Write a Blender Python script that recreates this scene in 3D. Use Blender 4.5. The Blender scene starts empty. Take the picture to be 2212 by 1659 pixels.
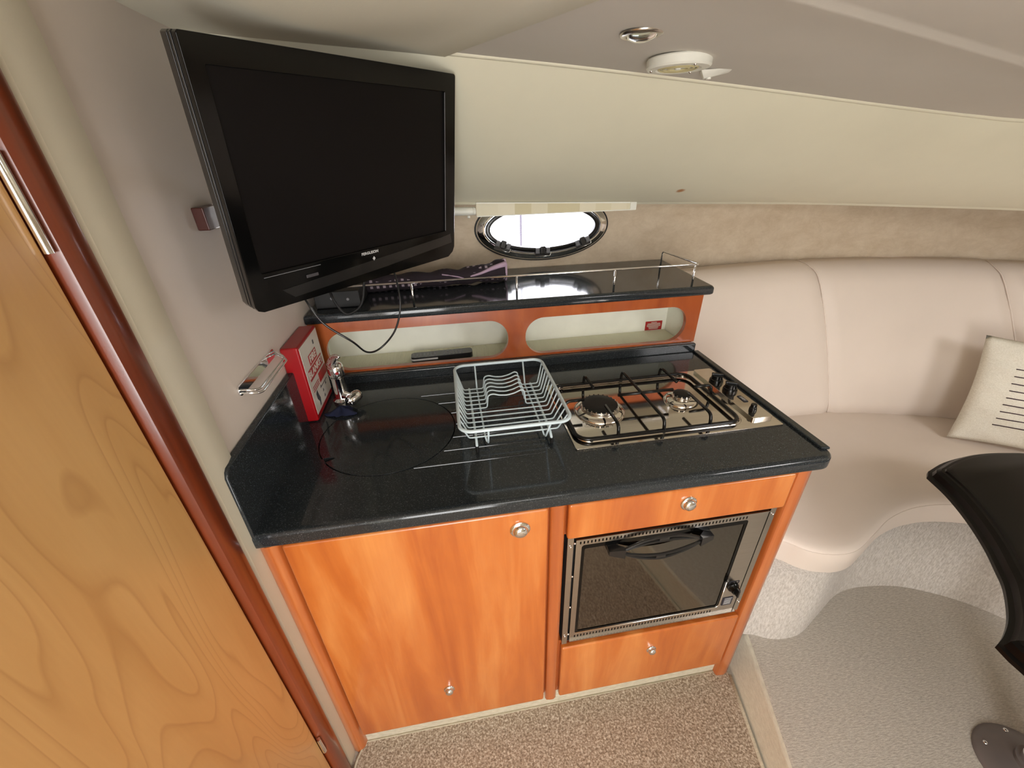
import bpy, bmesh, math, random
from mathutils import Vector, Matrix
random.seed(7)
PI = math.pi
SC = bpy.context.scene
COL = SC.collection

# ------------------------------------------------------------------ camera
cam_d = bpy.data.cameras.new('camera'); cam = bpy.data.objects.new('camera', cam_d); COL.objects.link(cam)
cam_d.sensor_fit = 'HORIZONTAL'; cam_d.sensor_width = 36.0; cam_d.lens = 881.5 / 2212 * 36.0
cam_d.clip_start = 0.02; cam_d.clip_end = 100
YAW, PIT, ROL = 0.14734, 0.50203, -0.02762
_f = Vector((math.sin(YAW)*math.cos(PIT), math.cos(YAW)*math.cos(PIT), -math.sin(PIT)))
_r = Vector((math.cos(YAW), -math.sin(YAW), 0)); _u = _r.cross(_f)
_r2 = _r*math.cos(ROL) + _u*math.sin(ROL); _u2 = -_r*math.sin(ROL) + _u*math.cos(ROL)
cam.matrix_world = Matrix(((_r2.x, _u2.x, -_f.x, 0), (_r2.y, _u2.y, -_f.y, 0), (_r2.z, _u2.z, -_f.z, 1.51), (0, 0, 0, 1)))
SC.camera = cam

# ------------------------------------------------------------------ world, light, exposure
w = bpy.data.worlds.new('sky'); SC.world = w; w.use_nodes = True
w.node_tree.nodes['Background'].inputs[0].default_value = (0.93, 0.93, 1.0, 1)
w.node_tree.nodes['Background'].inputs[1].default_value = 8.0
SC.view_settings.view_transform = 'Standard'; SC.view_settings.look = 'None'
SC.view_settings.exposure = 0.32; SC.view_settings.gamma = 1.0; SC.view_settings.use_curve_mapping = False

def area(name, loc, aim, sx, sy, power, col, portal=False):
    d = bpy.data.lights.new(name, 'AREA'); d.shape = 'RECTANGLE'; d.size = sx; d.size_y = sy
    d.energy = power; d.color = col
    if portal: d.cycles.is_portal = True
    o = bpy.data.objects.new(name, d); COL.objects.link(o); o.location = loc
    o.rotation_euler = (Vector(aim) - Vector(loc)).to_track_quat('-Z', 'Y').to_euler()
    return o
area('hatch_daylight', (0.35, -0.70, 1.71), (0.35, -0.60, 0.0), 0.60, 0.60, 7.5, (0.98, 0.985, 1.0))
area('companionway_daylight', (-0.05, -1.36, 0.95), (0.30, 1.0, 0.95), 0.70, 1.3, 28, (0.985, 0.985, 0.985))
area('forward_hatch_daylight', (1.75, -0.45, 1.69), (1.65, 0.3, 0.5), 0.50, 0.50, 11, (1.0, 0.98, 0.98))
area('portlight_portal', (0.375, 1.69, 1.281), (0.375, 0.0, 1.281), 0.46, 0.20, 1, (1, 1, 1), True)

# ------------------------------------------------------------------ material helpers
def S(r, g, b):
    f = lambda c: (c/255/12.92) if c/255 <= 0.04045 else ((c/255+0.055)/1.055)**2.4
    return (f(r), f(g), f(b), 1)
class NT:
    def __init__(s, name):
        s.m = bpy.data.materials.new(name); s.m.use_nodes = True
        s.t = s.m.node_tree; s.n = s.t.nodes; s.b = s.n['Principled BSDF']
    def new(s, typ, **kw):
        n = s.n.new(typ)
        for k, v in kw.items(): setattr(n, k, v)
        return n
    def lk(s, a, b): s.t.links.new(a, b)
    def coord(s, scale=(1, 1, 1), rot=(0, 0, 0)):
        c = s.new('ShaderNodeTexCoord'); m = s.new('ShaderNodeMapping')
        m.inputs['Scale'].default_value = scale; m.inputs['Rotation'].default_value = rot
        s.lk(c.outputs['Object'], m.inputs[0]); return m.outputs[0]
    def noise(s, vec, scale, detail=2, rough=0.5, dist=0):
        n = s.new('ShaderNodeTexNoise'); n.inputs['Scale'].default_value = scale
        n.inputs['Detail'].default_value = detail; n.inputs['Roughness'].default_value = rough
        n.inputs['Distortion'].default_value = dist
        s.lk(vec, n.inputs['Vector']); return n.outputs[0]
    def ramp(s, fac, stops, interp='LINEAR'):
        r = s.new('ShaderNodeValToRGB'); e = r.color_ramp.elements; r.color_ramp.interpolation = interp
        while len(e) < len(stops): e.new(0.5)
        for i, (p, c) in enumerate(stops): e[i].position = p; e[i].color = c
        s.lk(fac, r.inputs[0]); return r.outputs[0]
    def math(s, op, a, b=None, c=None):
        n = s.new('ShaderNodeMath', operation=op)
        for i, v in enumerate((a, b, c)):
            if v is None: continue
            if isinstance(v, (int, float)): n.inputs[i].default_value = v
            else: s.lk(v, n.inputs[i])
        return n.outputs[0]
    def mix(s, fac, a, b, mode='MIX'):
        n = s.new('ShaderNodeMix', data_type='RGBA', blend_type=mode)
        for i, v in ((0, fac), (6, a), (7, b)):
            if isinstance(v, (int, float, tuple)): n.inputs[i].default_value = v
            else: s.lk(v, n.inputs[i])
        return n.outputs[2]
    def bump(s, h, strength, dist=0.001):
        n = s.new('ShaderNodeBump'); n.inputs['Strength'].default_value = strength
        n.inputs['Distance'].default_value = dist; s.lk(h, n.inputs['Height'])
        s.lk(n.outputs[0], s.b.inputs['Normal'])
    def base(s, c):
        if isinstance(c, tuple): s.b.inputs['Base Color'].default_value = c
        else: s.lk(c, s.b.inputs['Base Color'])
    def pr(s, **kw):
        for k, v in kw.items(): s.b.inputs[k.replace('_', ' ')].default_value = v
def plain(name, col, rough=0.5, metal=0.0, coat=0.0, var=0.04, spec=0.5):
    t = NT(name); v = t.noise(t.coord(), 14, 3)
    lo = tuple(c*(1-var) for c in col[:3]) + (1,); hi = tuple(min(1, c*(1+var)) for c in col[:3]) + (1,)
    t.base(t.ramp(v, [(0.3, lo), (0.7, hi)])); t.pr(Roughness=rough, Metallic=metal, Coat_Weight=coat, Specular_IOR_Level=spec)
    t.b.inputs['Coat Roughness'].default_value = 0.06
    return t.m
def vinyl(name, col, rough=0.5, bump=0.15):
    t = NT(name); v = t.noise(t.coord(), 3, 4, 0.6)
    t.base(t.ramp(v, [(0.3, tuple(c*0.97 for c in col[:3])+(1,)), (0.7, tuple(c*1.02 for c in col[:3])+(1,))]))
    t.pr(Roughness=rough); t.bump(t.noise(t.coord(), 420, 2), bump, 0.0005); return t.m
def wood(name, a, b, c, sc=(9, 9, 1.1), rough=0.3, coat=0.6, knots=True):
    t = NT(name); m = t.coord(sc)
    n1 = t.noise(m, 1.6, 5, 0.55, 0.6); n2 = t.noise(t.coord((sc[0]*16, sc[1]*16, sc[2]*2.5)), 1.5, 3)
    k = t.noise(t.coord((2.2, 2.2, 0.7)), 2.0, 2)
    ringv = t.math('SINE', t.math('MULTIPLY', k, 70.0))
    base = t.ramp(n1, [(0.25, a), (0.5, b), (0.75, c)])
    base = t.mix(t.math('MULTIPLY', t.math('MAXIMUM', ringv, 0.0), 0.10), base, a)
    base = t.mix(t.math('MULTIPLY', n2, 0.22), base, a)
    t.base(base); t.pr(Roughness=rough, Coat_Weight=coat); t.b.inputs['Coat Roughness'].default_value = 0.12
    t.bump(n2, 0.04, 0.0004); return t.m
def cathedral(name, a, b, dk):
    t = NT(name); k = t.noise(t.coord((1.0, 3.4, 0.75)), 1.9, 1.6, 0.4, 0.4)
    s = t.math('FRACT', t.math('MULTIPLY', k, 20.0))
    ln = t.ramp(s, [(0.0, (1, 1, 1, 1)), (0.10, (0.35, 0.35, 0.35, 1)), (0.35, (0, 0, 0, 1)), (0.93, (0, 0, 0, 1)), (1.0, (1, 1, 1, 1))])
    n1 = t.noise(t.coord((1.5, 5, 0.8)), 1.5, 3); n2 = t.noise(t.coord((80, 90, 6)), 2.0, 3)
    base = t.ramp(n1, [(0.3, a), (0.7, b)])
    base = t.mix(t.math('MULTIPLY', ln, 0.34), base, dk)
    base = t.mix(t.math('MULTIPLY', n2, 0.15), base, dk)
    t.base(base); t.pr(Roughness=0.38, Coat_Weight=0.25); t.b.inputs['Coat Roughness'].default_value = 0.2
    return t.m
def granite(name):
    t = NT(name); n = t.noise(t.coord(), 560, 2, 0.7); n2 = t.noise(t.coord(), 1300, 1)
    sp = t.ramp(n, [(0.0, S(30, 33, 35)), (0.60, S(38, 42, 45)), (0.68, S(92, 100, 104)), (0.8, S(150, 158, 162))])
    sp = t.mix(t.math('MULTIPLY', n2, 0.25), sp, S(50, 56, 60))
    t.base(sp); t.pr(Roughness=0.10, Specular_IOR_Level=0.5); return t.m
def carpet(name, a, b, c, scale=230, bump=0.9):
    t = NT(name); n = t.noise(t.coord(), scale, 3, 0.65, 0.4); n2 = t.noise(t.coord(), 14, 3)
    col = t.ramp(n, [(0.32, a), (0.5, b), (0.68, c)])
    col = t.mix(t.math('MULTIPLY', n2, 0.3), col, b)
    t.base(col); t.pr(Roughness=0.95, Specular_IOR_Level=0.15); t.bump(n, bump, 0.003)
    return t.m
def berber(name, a, b, sx=(160, 160, 160), rot=(0, 0, 0), bump=0.8, dashes=(60, 260, 200)):
    t = NT(name); m = t.coord(dashes, rot)
    n = t.noise(m, 1.0, 2, 0.6); f = t.noise(t.coord(), 420, 2)
    h = t.math('ADD', n, t.math('MULTIPLY', f, 0.5))
    col = t.ramp(h, [(0.5, a), (0.95, b)])
    t.base(col); t.pr(Roughness=0.95, Specular_IOR_Level=0.15); t.bump(h, bump, 0.002); return t.m
def suede(name):
    t = NT(name); n = t.noise(t.coord((1, 1, 1.5)), 13, 6, 0.75, 0.3); f = t.noise(t.coord(), 300, 2)
    t.base(t.ramp(n, [(0.3, S(192, 174, 150)), (0.55, S(206, 190, 168)), (0.75, S(216, 201, 180))]))
    t.pr(Roughness=0.95, Specular_IOR_Level=0.1); t.b.inputs['Sheen Weight'].default_value = 0.25; t.bump(f, 0.15, 0.001); return t.m
def glass(name, col=(1, 1, 1, 1), rough=0.0):
    t = NT(name); t.base(col); t.pr(Roughness=rough, Transmission_Weight=1.0, IOR=1.3); return t.m
def brushed(name, col, rough=0.25, axis=(4, 300, 300)):
    t = NT(name); n = t.noise(t.coord(axis), 1.0, 3)
    t.base(t.ramp(n, [(0.3, tuple(c*0.92 for c in col[:3])+(1,)), (0.7, col)]))
    t.pr(Metallic=1.0, Roughness=rough); return t.m

M = {}
M['cream'] = vinyl('cream_vinyl', S(216, 208, 188), 0.62)
M['headliner'] = vinyl('headliner_vinyl', S(208, 203, 194), 0.7)
M['overhang'] = vinyl('overhang_vinyl', S(214, 206, 176), 0.6)
M['seatvinyl'] = vinyl('settee_vinyl', S(230, 217, 206), 0.5, 0.1)
M['suede'] = suede('hull_suede')
M['cherry'] = wood('cherry_wood', S(172, 84, 30), S(200, 112, 46), S(222, 146, 78))
M['cherrydark'] = wood('cherry_wood_deep', S(142, 62, 26), S(172, 84, 36), S(196, 108, 54), (5, 5, 2.2))
M['post'] = wood('cherry_post', S(160, 78, 34), S(190, 104, 50), S(210, 130, 72), (20, 20, 0.8))
M['mahogany'] = wood('mahogany', S(92, 36, 14), S(128, 54, 22), S(148, 70, 32), (16, 16, 0.7), 0.3, 0.5)
M['maple'] = cathedral('maple_veneer', S(218, 174, 114), S(202, 154, 94), S(156, 106, 56))
M['granite'] = granite('black_granite')
M['carpet'] = carpet('beige_carpet', S(112, 95, 79), S(172, 154, 134), S(232, 222, 206), 185)
M['binding'] = berber('carpet_binding', S(188, 180, 158), S(214, 206, 186), bump=0.4)
M['platform'] = berber('platform_carpet', S(176, 168, 158), S(214, 207, 197), rot=(0, 0, 0.5), dashes=(70, 330, 300), bump=0.5)
M['riser'] = berber('riser_carpet', S(212, 207, 190), S(228, 224, 208), bump=0.3, dashes=(60, 60, 260))
M['pedestal'] = berber('pedestal_carpet', S(186, 178, 170), S(226, 220, 214), dashes=(230, 230, 60))
M['blackplastic'] = plain('black_plastic', S(18, 18, 19), 0.28, coat=0.3)
M['blackmatte'] = plain('black_matte', S(14, 14, 14), 0.6)
M['gloss'] = plain('gloss_black_bezel', S(6, 6, 6), 0.10, spec=0.25)
M['screen'] = plain('screen_glass', S(15, 13, 13), 0.35, spec=0.12)
M['chrome'] = plain('chrome', (0.86, 0.86, 0.87, 1), 0.06, metal=1.0, var=0.01)
M['steel'] = brushed('brushed_steel', (0.62, 0.58, 0.53, 1), 0.24)
M['polsteel'] = brushed('polished_steel', (0.74, 0.69, 0.63, 1), 0.07)
M['ovenglass'] = plain('oven_door_glass', S(22, 22, 20), 0.03, coat=1.0, spec=1.0)
M['ovenmirror'] = brushed('oven_glass_mirror', (0.20, 0.19, 0.17, 1), 0.05, (1, 1, 1))
M['enamel'] = plain('black_enamel', S(9, 9, 9), 0.22, spec=0.4)
M['capblack'] = plain('burner_cap_black', S(16, 15, 15), 0.42, spec=0.3)
M['rackwire'] = plain('grey_coated_wire', S(208, 224, 230), 0.35, coat=0.2)
M['red'] = plain('red_plastic', S(158, 6, 16), 0.32, coat=0.2)
M['redprint'] = plain('red_print', S(172, 34, 34), 0.5)
M['white'] = plain('white_plastic', S(232, 232, 222), 0.4)
M['yellowed'] = plain('yellowed_plastic', S(206, 196, 150), 0.4)
M['label'] = plain('label_paper', S(214, 206, 196), 0.4)
M['ink'] = plain('dark_ink', S(30, 30, 42), 0.5)
M['niche'] = plain('niche_gelcoat', S(240, 241, 228), 0.5)
t = NT('ribbed_matting'); wv = t.new('ShaderNodeTexWave'); wv.inputs['Scale'].default_value = 60; t.lk(t.coord(), wv.inputs[0])
t.base(t.ramp(wv.outputs[1], [(0, S(216, 214, 186)), (1, S(234, 232, 208))])); t.pr(Roughness=0.8); t.bump(wv.outputs[1], 0.5, 0.001); M['matting'] = t.m
M['bluecloth'] = plain('navy_cloth', S(26, 32, 60), 0.95, var=0.3)
M['linen'] = berber('linen', S(222, 217, 202), S(240, 236, 224), bump=0.25, dashes=(300, 300, 90))
M['stripe'] = plain('aubergine_stripe', S(52, 26, 40), 0.9)
M['tabletop'] = plain('black_lacquer', S(10, 8, 7), 0.35, spec=0.2)
M['greymetal'] = plain('grey_painted_metal', S(120, 112, 110), 0.38, metal=0.3)
M['clearglass'] = glass('clear_glass'); M['lens'] = glass('lamp_lens', (0.8, 0.85, 0.8, 1), 0.15)
M['frosted'] = plain('silver_print', S(190, 190, 190), 0.4)
M['greyprint'] = plain('grey_print', S(120, 120, 124), 0.5)
M['dimgrey'] = plain('dim_grey', S(62, 60, 64), 0.4)
M['darkwood'] = plain('dark_red_wood', S(66, 24, 16), 0.35, coat=0.3)
M['brass'] = brushed('brass', (0.75, 0.55, 0.25, 1), 0.2)
M['blindfabric'] = None
t = NT('blind_fabric'); br = t.new('ShaderNodeTexBrick'); br.inputs['Scale'].default_value = 9; br.inputs['Mortar Size'].default_value = 0
br.inputs['Color1'].default_value = S(206, 196, 160); br.inputs['Color2'].default_value = S(232, 226, 206); t.lk(t.coord((1, 0.2, 0.02)), br.inputs[0])
t.base(br.outputs[0]); t.pr(Roughness=0.7); M['blindfabric'] = t.m
t = NT('patterned_cloth'); br = t.new('ShaderNodeTexVoronoi'); br.feature = 'F1'; br.distance = 'CHEBYCHEV'
br.inputs['Scale'].default_value = 50; br.inputs['Randomness'].default_value = 0.0; t.lk(t.coord(), br.inputs['Vector'])
t.base(t.ramp(br.outputs['Distance'], [(0, S(168, 150, 160)), (0.2, S(150, 136, 146)), (0.24, S(38, 28, 36)), (1, S(44, 34, 42))]))
t.pr(Roughness=0.9); M['patterned'] = t.m
M['clothedge'] = plain('cloth_lining', S(186, 160, 182), 0.9, var=0.15)
M['outside'] = plain('outside_post', S(60, 56, 66), 0.7)
M['dark'] = plain('recess_black', S(5, 5, 5), 0.9)

# rust mark in the overhang vinyl
t = NT('overhang_vinyl_marked'); v = t.noise(t.coord(), 3, 4, 0.6); col = S(228, 224, 202)
c0 = t.ramp(v, [(0.3, tuple(c*0.96 for c in col[:3])+(1,)), (0.7, tuple(c*1.03 for c in col[:3])+(1,))])
cc = t.new('ShaderNodeTexCoord'); vm = t.new('ShaderNodeVectorMath', operation='DISTANCE'); t.lk(cc.outputs['Object'], vm.inputs[0])
vm.inputs[1].default_value = (0.760, 1.3366, 1.4106)
d2 = t.math('ADD', vm.outputs['Value'], t.math('MULTIPLY', t.noise(t.coord(), 160, 2), 0.008))
f = t.ramp(d2, [(0.0, (1, 1, 1, 1)), (0.0125, (0.8, 0.8, 0.8, 1)), (0.020, (0, 0, 0, 1))])
t.base(t.mix(f, c0, S(176, 110, 40))); t.pr(Roughness=0.6); t.bump(t.noise(t.coord(), 420, 2), 0.12, 0.0005); M['overhang'] = t.m

# ------------------------------------------------------------------ object helpers
def setp(o, label=None, cat=None, group=None, kind=None):
    if label: o['label'] = label
    if cat: o['category'] = cat
    if group: o['group'] = group
    if kind: o['kind'] = kind
    return o
def thing(name, loc, label, cat, group=None, rot=None):
    o = bpy.data.objects.new(name, None); COL.objects.link(o); o.location = loc
    o.empty_display_size = 0.05
    if rot is not None: o.rotation_euler = rot
    return setp(o, label, cat, group)
def mk(name, bm, mat, parent=None, label=None, smooth=False, bevel=0, seg=2, kind=None, local=False, auto=None, sub=0):
    me = bpy.data.meshes.new(name)
    bmesh.ops.recalc_face_normals(bm, faces=bm.faces[:])
    root = parent
    while root is not None and root.parent is not None: root = root.parent
    if root is not None and not local:
        L = Vector(root.location)
        for v in bm.verts: v.co -= L
    bm.to_mesh(me); bm.free()
    for p in me.polygons: p.use_smooth = bool(smooth or bevel or auto)
    me.materials.append(mat)
    o = bpy.data.objects.new(name, me); COL.objects.link(o)
    if parent is not None: o.parent = parent
    if bevel:
        b = o.modifiers.new('bevel', 'BEVEL'); b.width = bevel; b.segments = seg; b.limit_method = 'ANGLE'; b.angle_limit = math.radians(40)
        b.harden_normals = True
    if auto and not bevel:
        me.set_sharp_from_angle(angle=math.radians(auto))
    if sub:
        s = o.modifiers.new('sub', 'SUBSURF'); s.levels = sub; s.render_levels = sub
    if label: o['label'] = label
    if kind: o['kind'] = kind
    return o
def B(): return bmesh.new()
def box(bm, x0, x1, y0, y1, z0, z1, mat=None):
    vs = [bm.verts.new(Vector(p)) for p in ((x0,y0,z0),(x1,y0,z0),(x1,y1,z0),(x0,y1,z0),(x0,y0,z1),(x1,y0,z1),(x1,y1,z1),(x0,y1,z1))]
    if mat is not None:
        for v in vs: v.co = mat @ v.co
    for f in ((0,3,2,1),(4,5,6,7),(0,1,5,4),(1,2,6,5),(2,3,7,6),(3,0,4,7)): bm.faces.new([vs[i] for i in f])
    return bm
def bx(*a): return box(B(), *a)
def rounded_path(pts, r, n=5, closed=False):
    """fillet the corners of a 3-D polyline"""
    pts = [Vector(p) for p in pts]; out = []; N = len(pts)
    for i, p in enumerate(pts):
        if not closed and i in (0, N-1): out.append(p); continue
        a = pts[(i-1) % N]; b = pts[(i+1) % N]
        da = (a-p); db = (b-p); rr = min(r, da.length*0.49, db.length*0.49)
        if rr < 1e-5: out.append(p); continue
        pa = p + da.normalized()*rr; pb = p + db.normalized()*rr
        for k in range(n+1):
            t = k/n; out.append(pa*(1-t)**2 + p*2*t*(1-t) + pb*t*t)
    return out
def spline(pts, n=8, closed=False):
    P = [Vector(p) for p in pts]; N = len(P); out = []
    rng = range(N if closed else N-1)
    for i in rng:
        p0 = P[(i-1) % N] if (closed or i > 0) else P[0]*2-P[1]
        p1 = P[i]; p2 = P[(i+1) % N]; p3 = P[(i+2) % N] if (closed or i < N-2) else P[-1]*2-P[-2]
        for k in range(n):
            t = k/n
            out.append(0.5*((2*p1)+(-p0+p2)*t+(2*p0-5*p1+4*p2-p3)*t*t+(-p0+3*p1-3*p2+p3)*t**3))
    if not closed: out.append(P[-1].copy())
    return out
def tube(bm, pts, r, n=8, closed=False, caps=True, sx=1.0):
    pts = [Vector(p) for p in pts]; q = [pts[0]]
    for p in pts[1:]:
        if (p-q[-1]).length > 1e-6: q.append(p)
    pts = q
    if closed and (pts[0]-pts[-1]).length < 1e-6: pts.pop()
    N = len(pts); rings = []; nrm = None
    for i, p in enumerate(pts):
        a = pts[(i-1) % N] if (closed or i > 0) else p; b = pts[(i+1) % N] if (closed or i < N-1) else p
        tan = (b-a).normalized()
        if nrm is None:
            up = Vector((0, 0, 1)) if abs(tan.z) < 0.9 else Vector((1, 0, 0)); nrm = (up - tan*up.dot(tan)).normalized()
        else:
            nrm = (nrm - tan*nrm.dot(tan)); nrm = nrm.normalized() if nrm.length > 1e-6 else Vector((1, 0, 0))
        bn = tan.cross(nrm); rr = r(i/(N-1)) if callable(r) else r
        rings.append([bm.verts.new(p + nrm*math.cos(2*PI*k/n)*rr + bn*math.sin(2*PI*k/n)*rr*sx) for k in range(n)])
    for i in range(N if closed else N-1):
        A = rings[i]; C = rings[(i+1) % N]
        for k in range(n): bm.faces.new((A[k], A[(k+1) % n], C[(k+1) % n], C[k]))
    if caps and not closed:
        bm.faces.new(rings[0][::-1]); bm.faces.new(rings[-1])
    return bm
def lathe(bm, prof, c, axis=(0, 0, 1), n=32, sx=1.0, sy=1.0):
    """prof: (radius, height) list revolved about axis at c"""
    ax = Vector(axis).normalized(); u = ax.orthogonal().normalized(); v = ax.cross(u); c = Vector(c); rings = []
    for r, h in prof:
        if r < 1e-6: rings.append([bm.verts.new(c + ax*h)])
        else: rings.append([bm.verts.new(c + ax*h + u*math.cos(2*PI*k/n)*r*sx + v*math.sin(2*PI*k/n)*r*sy) for k in range(n)])
    for A, C in zip(rings, rings[1:]):
        if len(A) == 1 and len(C) == 1: continue
        if len(A) == 1:
            for k in range(n): bm.faces.new((A[0], C[k], C[(k+1) % n]))
        elif len(C) == 1:
            for k in range(n): bm.faces.new((A[(k+1) % n], A[k], C[0]))
        else:
            for k in range(n): bm.faces.new((A[k], C[k], C[(k+1) % n], A[(k+1) % n]))
    return bm
def ell(cx, cy, rx, ry, n=48, p=1.0, a0=0):
    out = []
    for k in range(n):
        a = a0 + 2*PI*k/n; ca, sa = math.cos(a), math.sin(a)
        out.append((cx + rx*math.copysign(abs(ca)**p, ca), cy + ry*math.copysign(abs(sa)**p, sa)))
    return out
def rrect(x0, x1, y0, y1, r, n=6):
    out = []
    for cx, cy, a in ((x1-r, y1-r, 0), (x0+r, y1-r, PI/2), (x0+r, y0+r, PI), (x1-r, y0+r, 1.5*PI)):
        for k in range(n+1): out.append((cx + r*math.cos(a+k*PI/2/n), cy + r*math.sin(a+k*PI/2/n)))
    return out
def plate(bm, loops, depth, mat=None, z0=0.0, bevel=0.0):
    """flat shape (first loop the outline, others holes) from z0 to z0+depth, mapped by mat"""
    cu = bpy.data.curves.new('t', 'CURVE'); cu.dimensions = '2D'; cu.fill_mode = 'BOTH'; cu.extrude = depth/2 - bevel
    cu.bevel_depth = bevel; cu.bevel_resolution = 2; cu.offset = -bevel
    for L in loops:
        sp = cu.splines.new('POLY'); sp.points.add(len(L)-1)
        for i, (x, y) in enumerate(L): sp.points[i].co = (x, y, 0, 1)
        sp.use_cyclic_u = True
    ob = bpy.data.objects.new('t', cu); me = bpy.data.meshes.new_from_object(ob)
    mt = Matrix.Translation((0, 0, z0+depth/2)); mt = (mat @ mt) if mat is not None else mt
    me.transform(mt); bm.from_mesh(me)
    bpy.data.objects.remove(ob); bpy.data.curves.remove(cu); bpy.data.meshes.remove(me)
    bmesh.ops.remove_doubles(bm, verts=bm.verts[:], dist=1e-6)
    return bm
def text(bm, s, size, mat, depth=0.0004, align='CENTER', xs=1.0, bold=0.0):
    cu = bpy.data.curves.new('t', 'FONT'); cu.body = s; cu.size = size; cu.extrude = depth; cu.align_x = align; cu.align_y = 'CENTER'
    cu.offset = bold
    ob = bpy.data.objects.new('t', cu); me = bpy.data.meshes.new_from_object(ob)
    me.transform(mat @ Matrix.Diagonal((xs, 1, 1, 1))); bm.from_mesh(me)
    bpy.data.objects.remove(ob); bpy.data.curves.remove(cu); bpy.data.meshes.remove(me); return bm
def offset(poly, d):
    n = len(poly); A = sum(poly[i-1][0]*poly[i][1]-poly[i][0]*poly[i-1][1] for i in range(n)); sg = 1 if A > 0 else -1; out = []
    for i in range(n):
        p = Vector(poly[i][:2]); a = (p-Vector(poly[i-1][:2])).normalized(); c = (Vector(poly[(i+1) % n][:2])-p).normalized()
        na = Vector((-a.y, a.x))*sg; nc = Vector((-c.y, c.x))*sg; m = (na+nc).normalized(); k = max(0.5, m.dot(na)); q = p + m*d/k; out.append((q.x, q.y))
    return out
def nosed(bm, outline, holes, z0, z1, r):
    """slab with a rounded outer edge"""
    plate(bm, [offset(outline, r)] + holes, z1-z0, None, z0)
    rows = []
    for k in range(7): a = PI/2*k/6; rows.append([(x, y, z1-r*0.9+r*0.9*math.cos(a)) for x, y in offset(outline, r-r*math.sin(a))])
    for k in range(5): a = PI/2*k/4; rows.append([(x, y, z0+r*0.6-r*0.6*math.sin(a)) for x, y in offset(outline, r*0.6-r*0.6*math.cos(a))])
    rows.append([(x, y, z0) for x, y in offset(outline, r)])
    grid(bm, rows, True); return bm
def frame(o, x, y, z=None):
    x = Vector(x).normalized(); y = Vector(y); y = (y - x*y.dot(x)).normalized(); z = x.cross(y); o = Vector(o)
    return Matrix(((x.x, y.x, z.x, o.x), (x.y, y.y, z.y, o.y), (x.z, y.z, z.z, o.z), (0, 0, 0, 1)))
def grid(bm, rows, close_u=False):
    V = [[bm.verts.new(Vector(p)) for p in r] for r in rows]
    for A, C in zip(V, V[1:]):
        m = len(A)
        for k in range(m if close_u else m-1):
            bm.faces.new((A[k], A[(k+1) % m], C[(k+1) % m], C[k]))
    return bm
FRONT = lambda y: frame((0, y, 0), (1, 0, 0), (0, 0, 1))    # local x->x, y->z, z-> -y (towards the viewer)
def lerp(a, b, t): return a + (b-a)*t
def interp(xs, ys, x):
    if x <= xs[0]: return ys[0]
    for i in range(len(xs)-1):
        if x <= xs[i+1]: return lerp(ys[i], ys[i+1], (x-xs[i])/(xs[i+1]-xs[i]))
    return ys[-1]

# ================================================================== SETTING
# floor
mk('floor', bx(-1.2, 2.9, -1.6, 1.7, -0.05, -0.012), M['platform'], kind='structure')

# hull side with the portlight opening
WC = (0.375, 1.281); hullp = spline([(0.98, 1.62, 0), (1.5, 1.605, 0), (1.95, 1.51, 0), (2.2, 1.41, 0), (2.5, 1.15, 0), (2.72, 0.65, 0), (2.78, 0, 0), (2.78, -1.4, 0)], 6)
bm = B()
hole = ell(WC[0], WC[1], 0.225, 0.092, 48)
plate(bm, [[(-0.45, 0.0), (0.98, 0.0), (0.98, 1.84), (-0.45, 1.84)], hole], 0.03, frame((0, 1.65, 0), (1, 0, 0), (0, 0, 1)), 0)
grid(bm, [[(p.x, p.y, 0.0) for p in hullp], [(p.x, p.y, 1.84) for p in hullp]])
mk('wall_back', bm, M['suede'], kind='structure', auto=30)

# overhang panel (under the side deck) between lip and ceiling crease
Lp = [(-.42,1.45,1.41),(.041,1.45,1.393),(.40,1.45,1.381),(.66,1.45,1.371),(.967,1.44,1.361),(1.284,1.38,1.352),(1.552,1.28,1.343),(1.816,1.12,1.3356),(2.1,.8,1.33),(2.35,.3,1.33),(2.4,-1.4,1.33)]
Cp = [(-.42,.98,1.724),(.048,1.0,1.693),(.30,1.0,1.673),(.58,1.0,1.648),(.80,1.0,1.627),(1.02,1.0,1.605),(1.25,.98,1.58),(1.45,.945,1.561),(1.78,.78,1.548),(2.0,.3,1.55),(2.05,-1.4,1.55)]
Ls = spline(Lp, 6); Cs = spline(Cp, 6); rows = []
for t in (0, .02, .05, .1, .2, .35, .5, .65, .8, .9, .96, 1.0):
    bul = 0.030*math.sin(PI*t)**0.8
    rows.append([l.lerp(c, t) + Vector((0, -0.4*bul, -0.9*bul + 0.012*max(0, t-0.9)*10*0)) for l, c in zip(Ls, Cs)])
under = [[l + Vector((0.0, 0.004, -0.006)) for l in Ls], [l + Vector((0.003, 0.02, -0.006)) for l in Ls], [l + Vector((0.02, 0.27, 0.012)) for l in Ls]]
bm = grid(B(), under[::-1] + rows)
mk('wall_overhang', bm, M['overhang'], kind='structure', smooth=True)
# soft welt along the crease
mk('trim_1', tube(B(), [c + Vector((0, -0.002, 0.001)) for c in Cs], 0.006, 8), M['overhang'], kind='structure', smooth=True)

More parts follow.
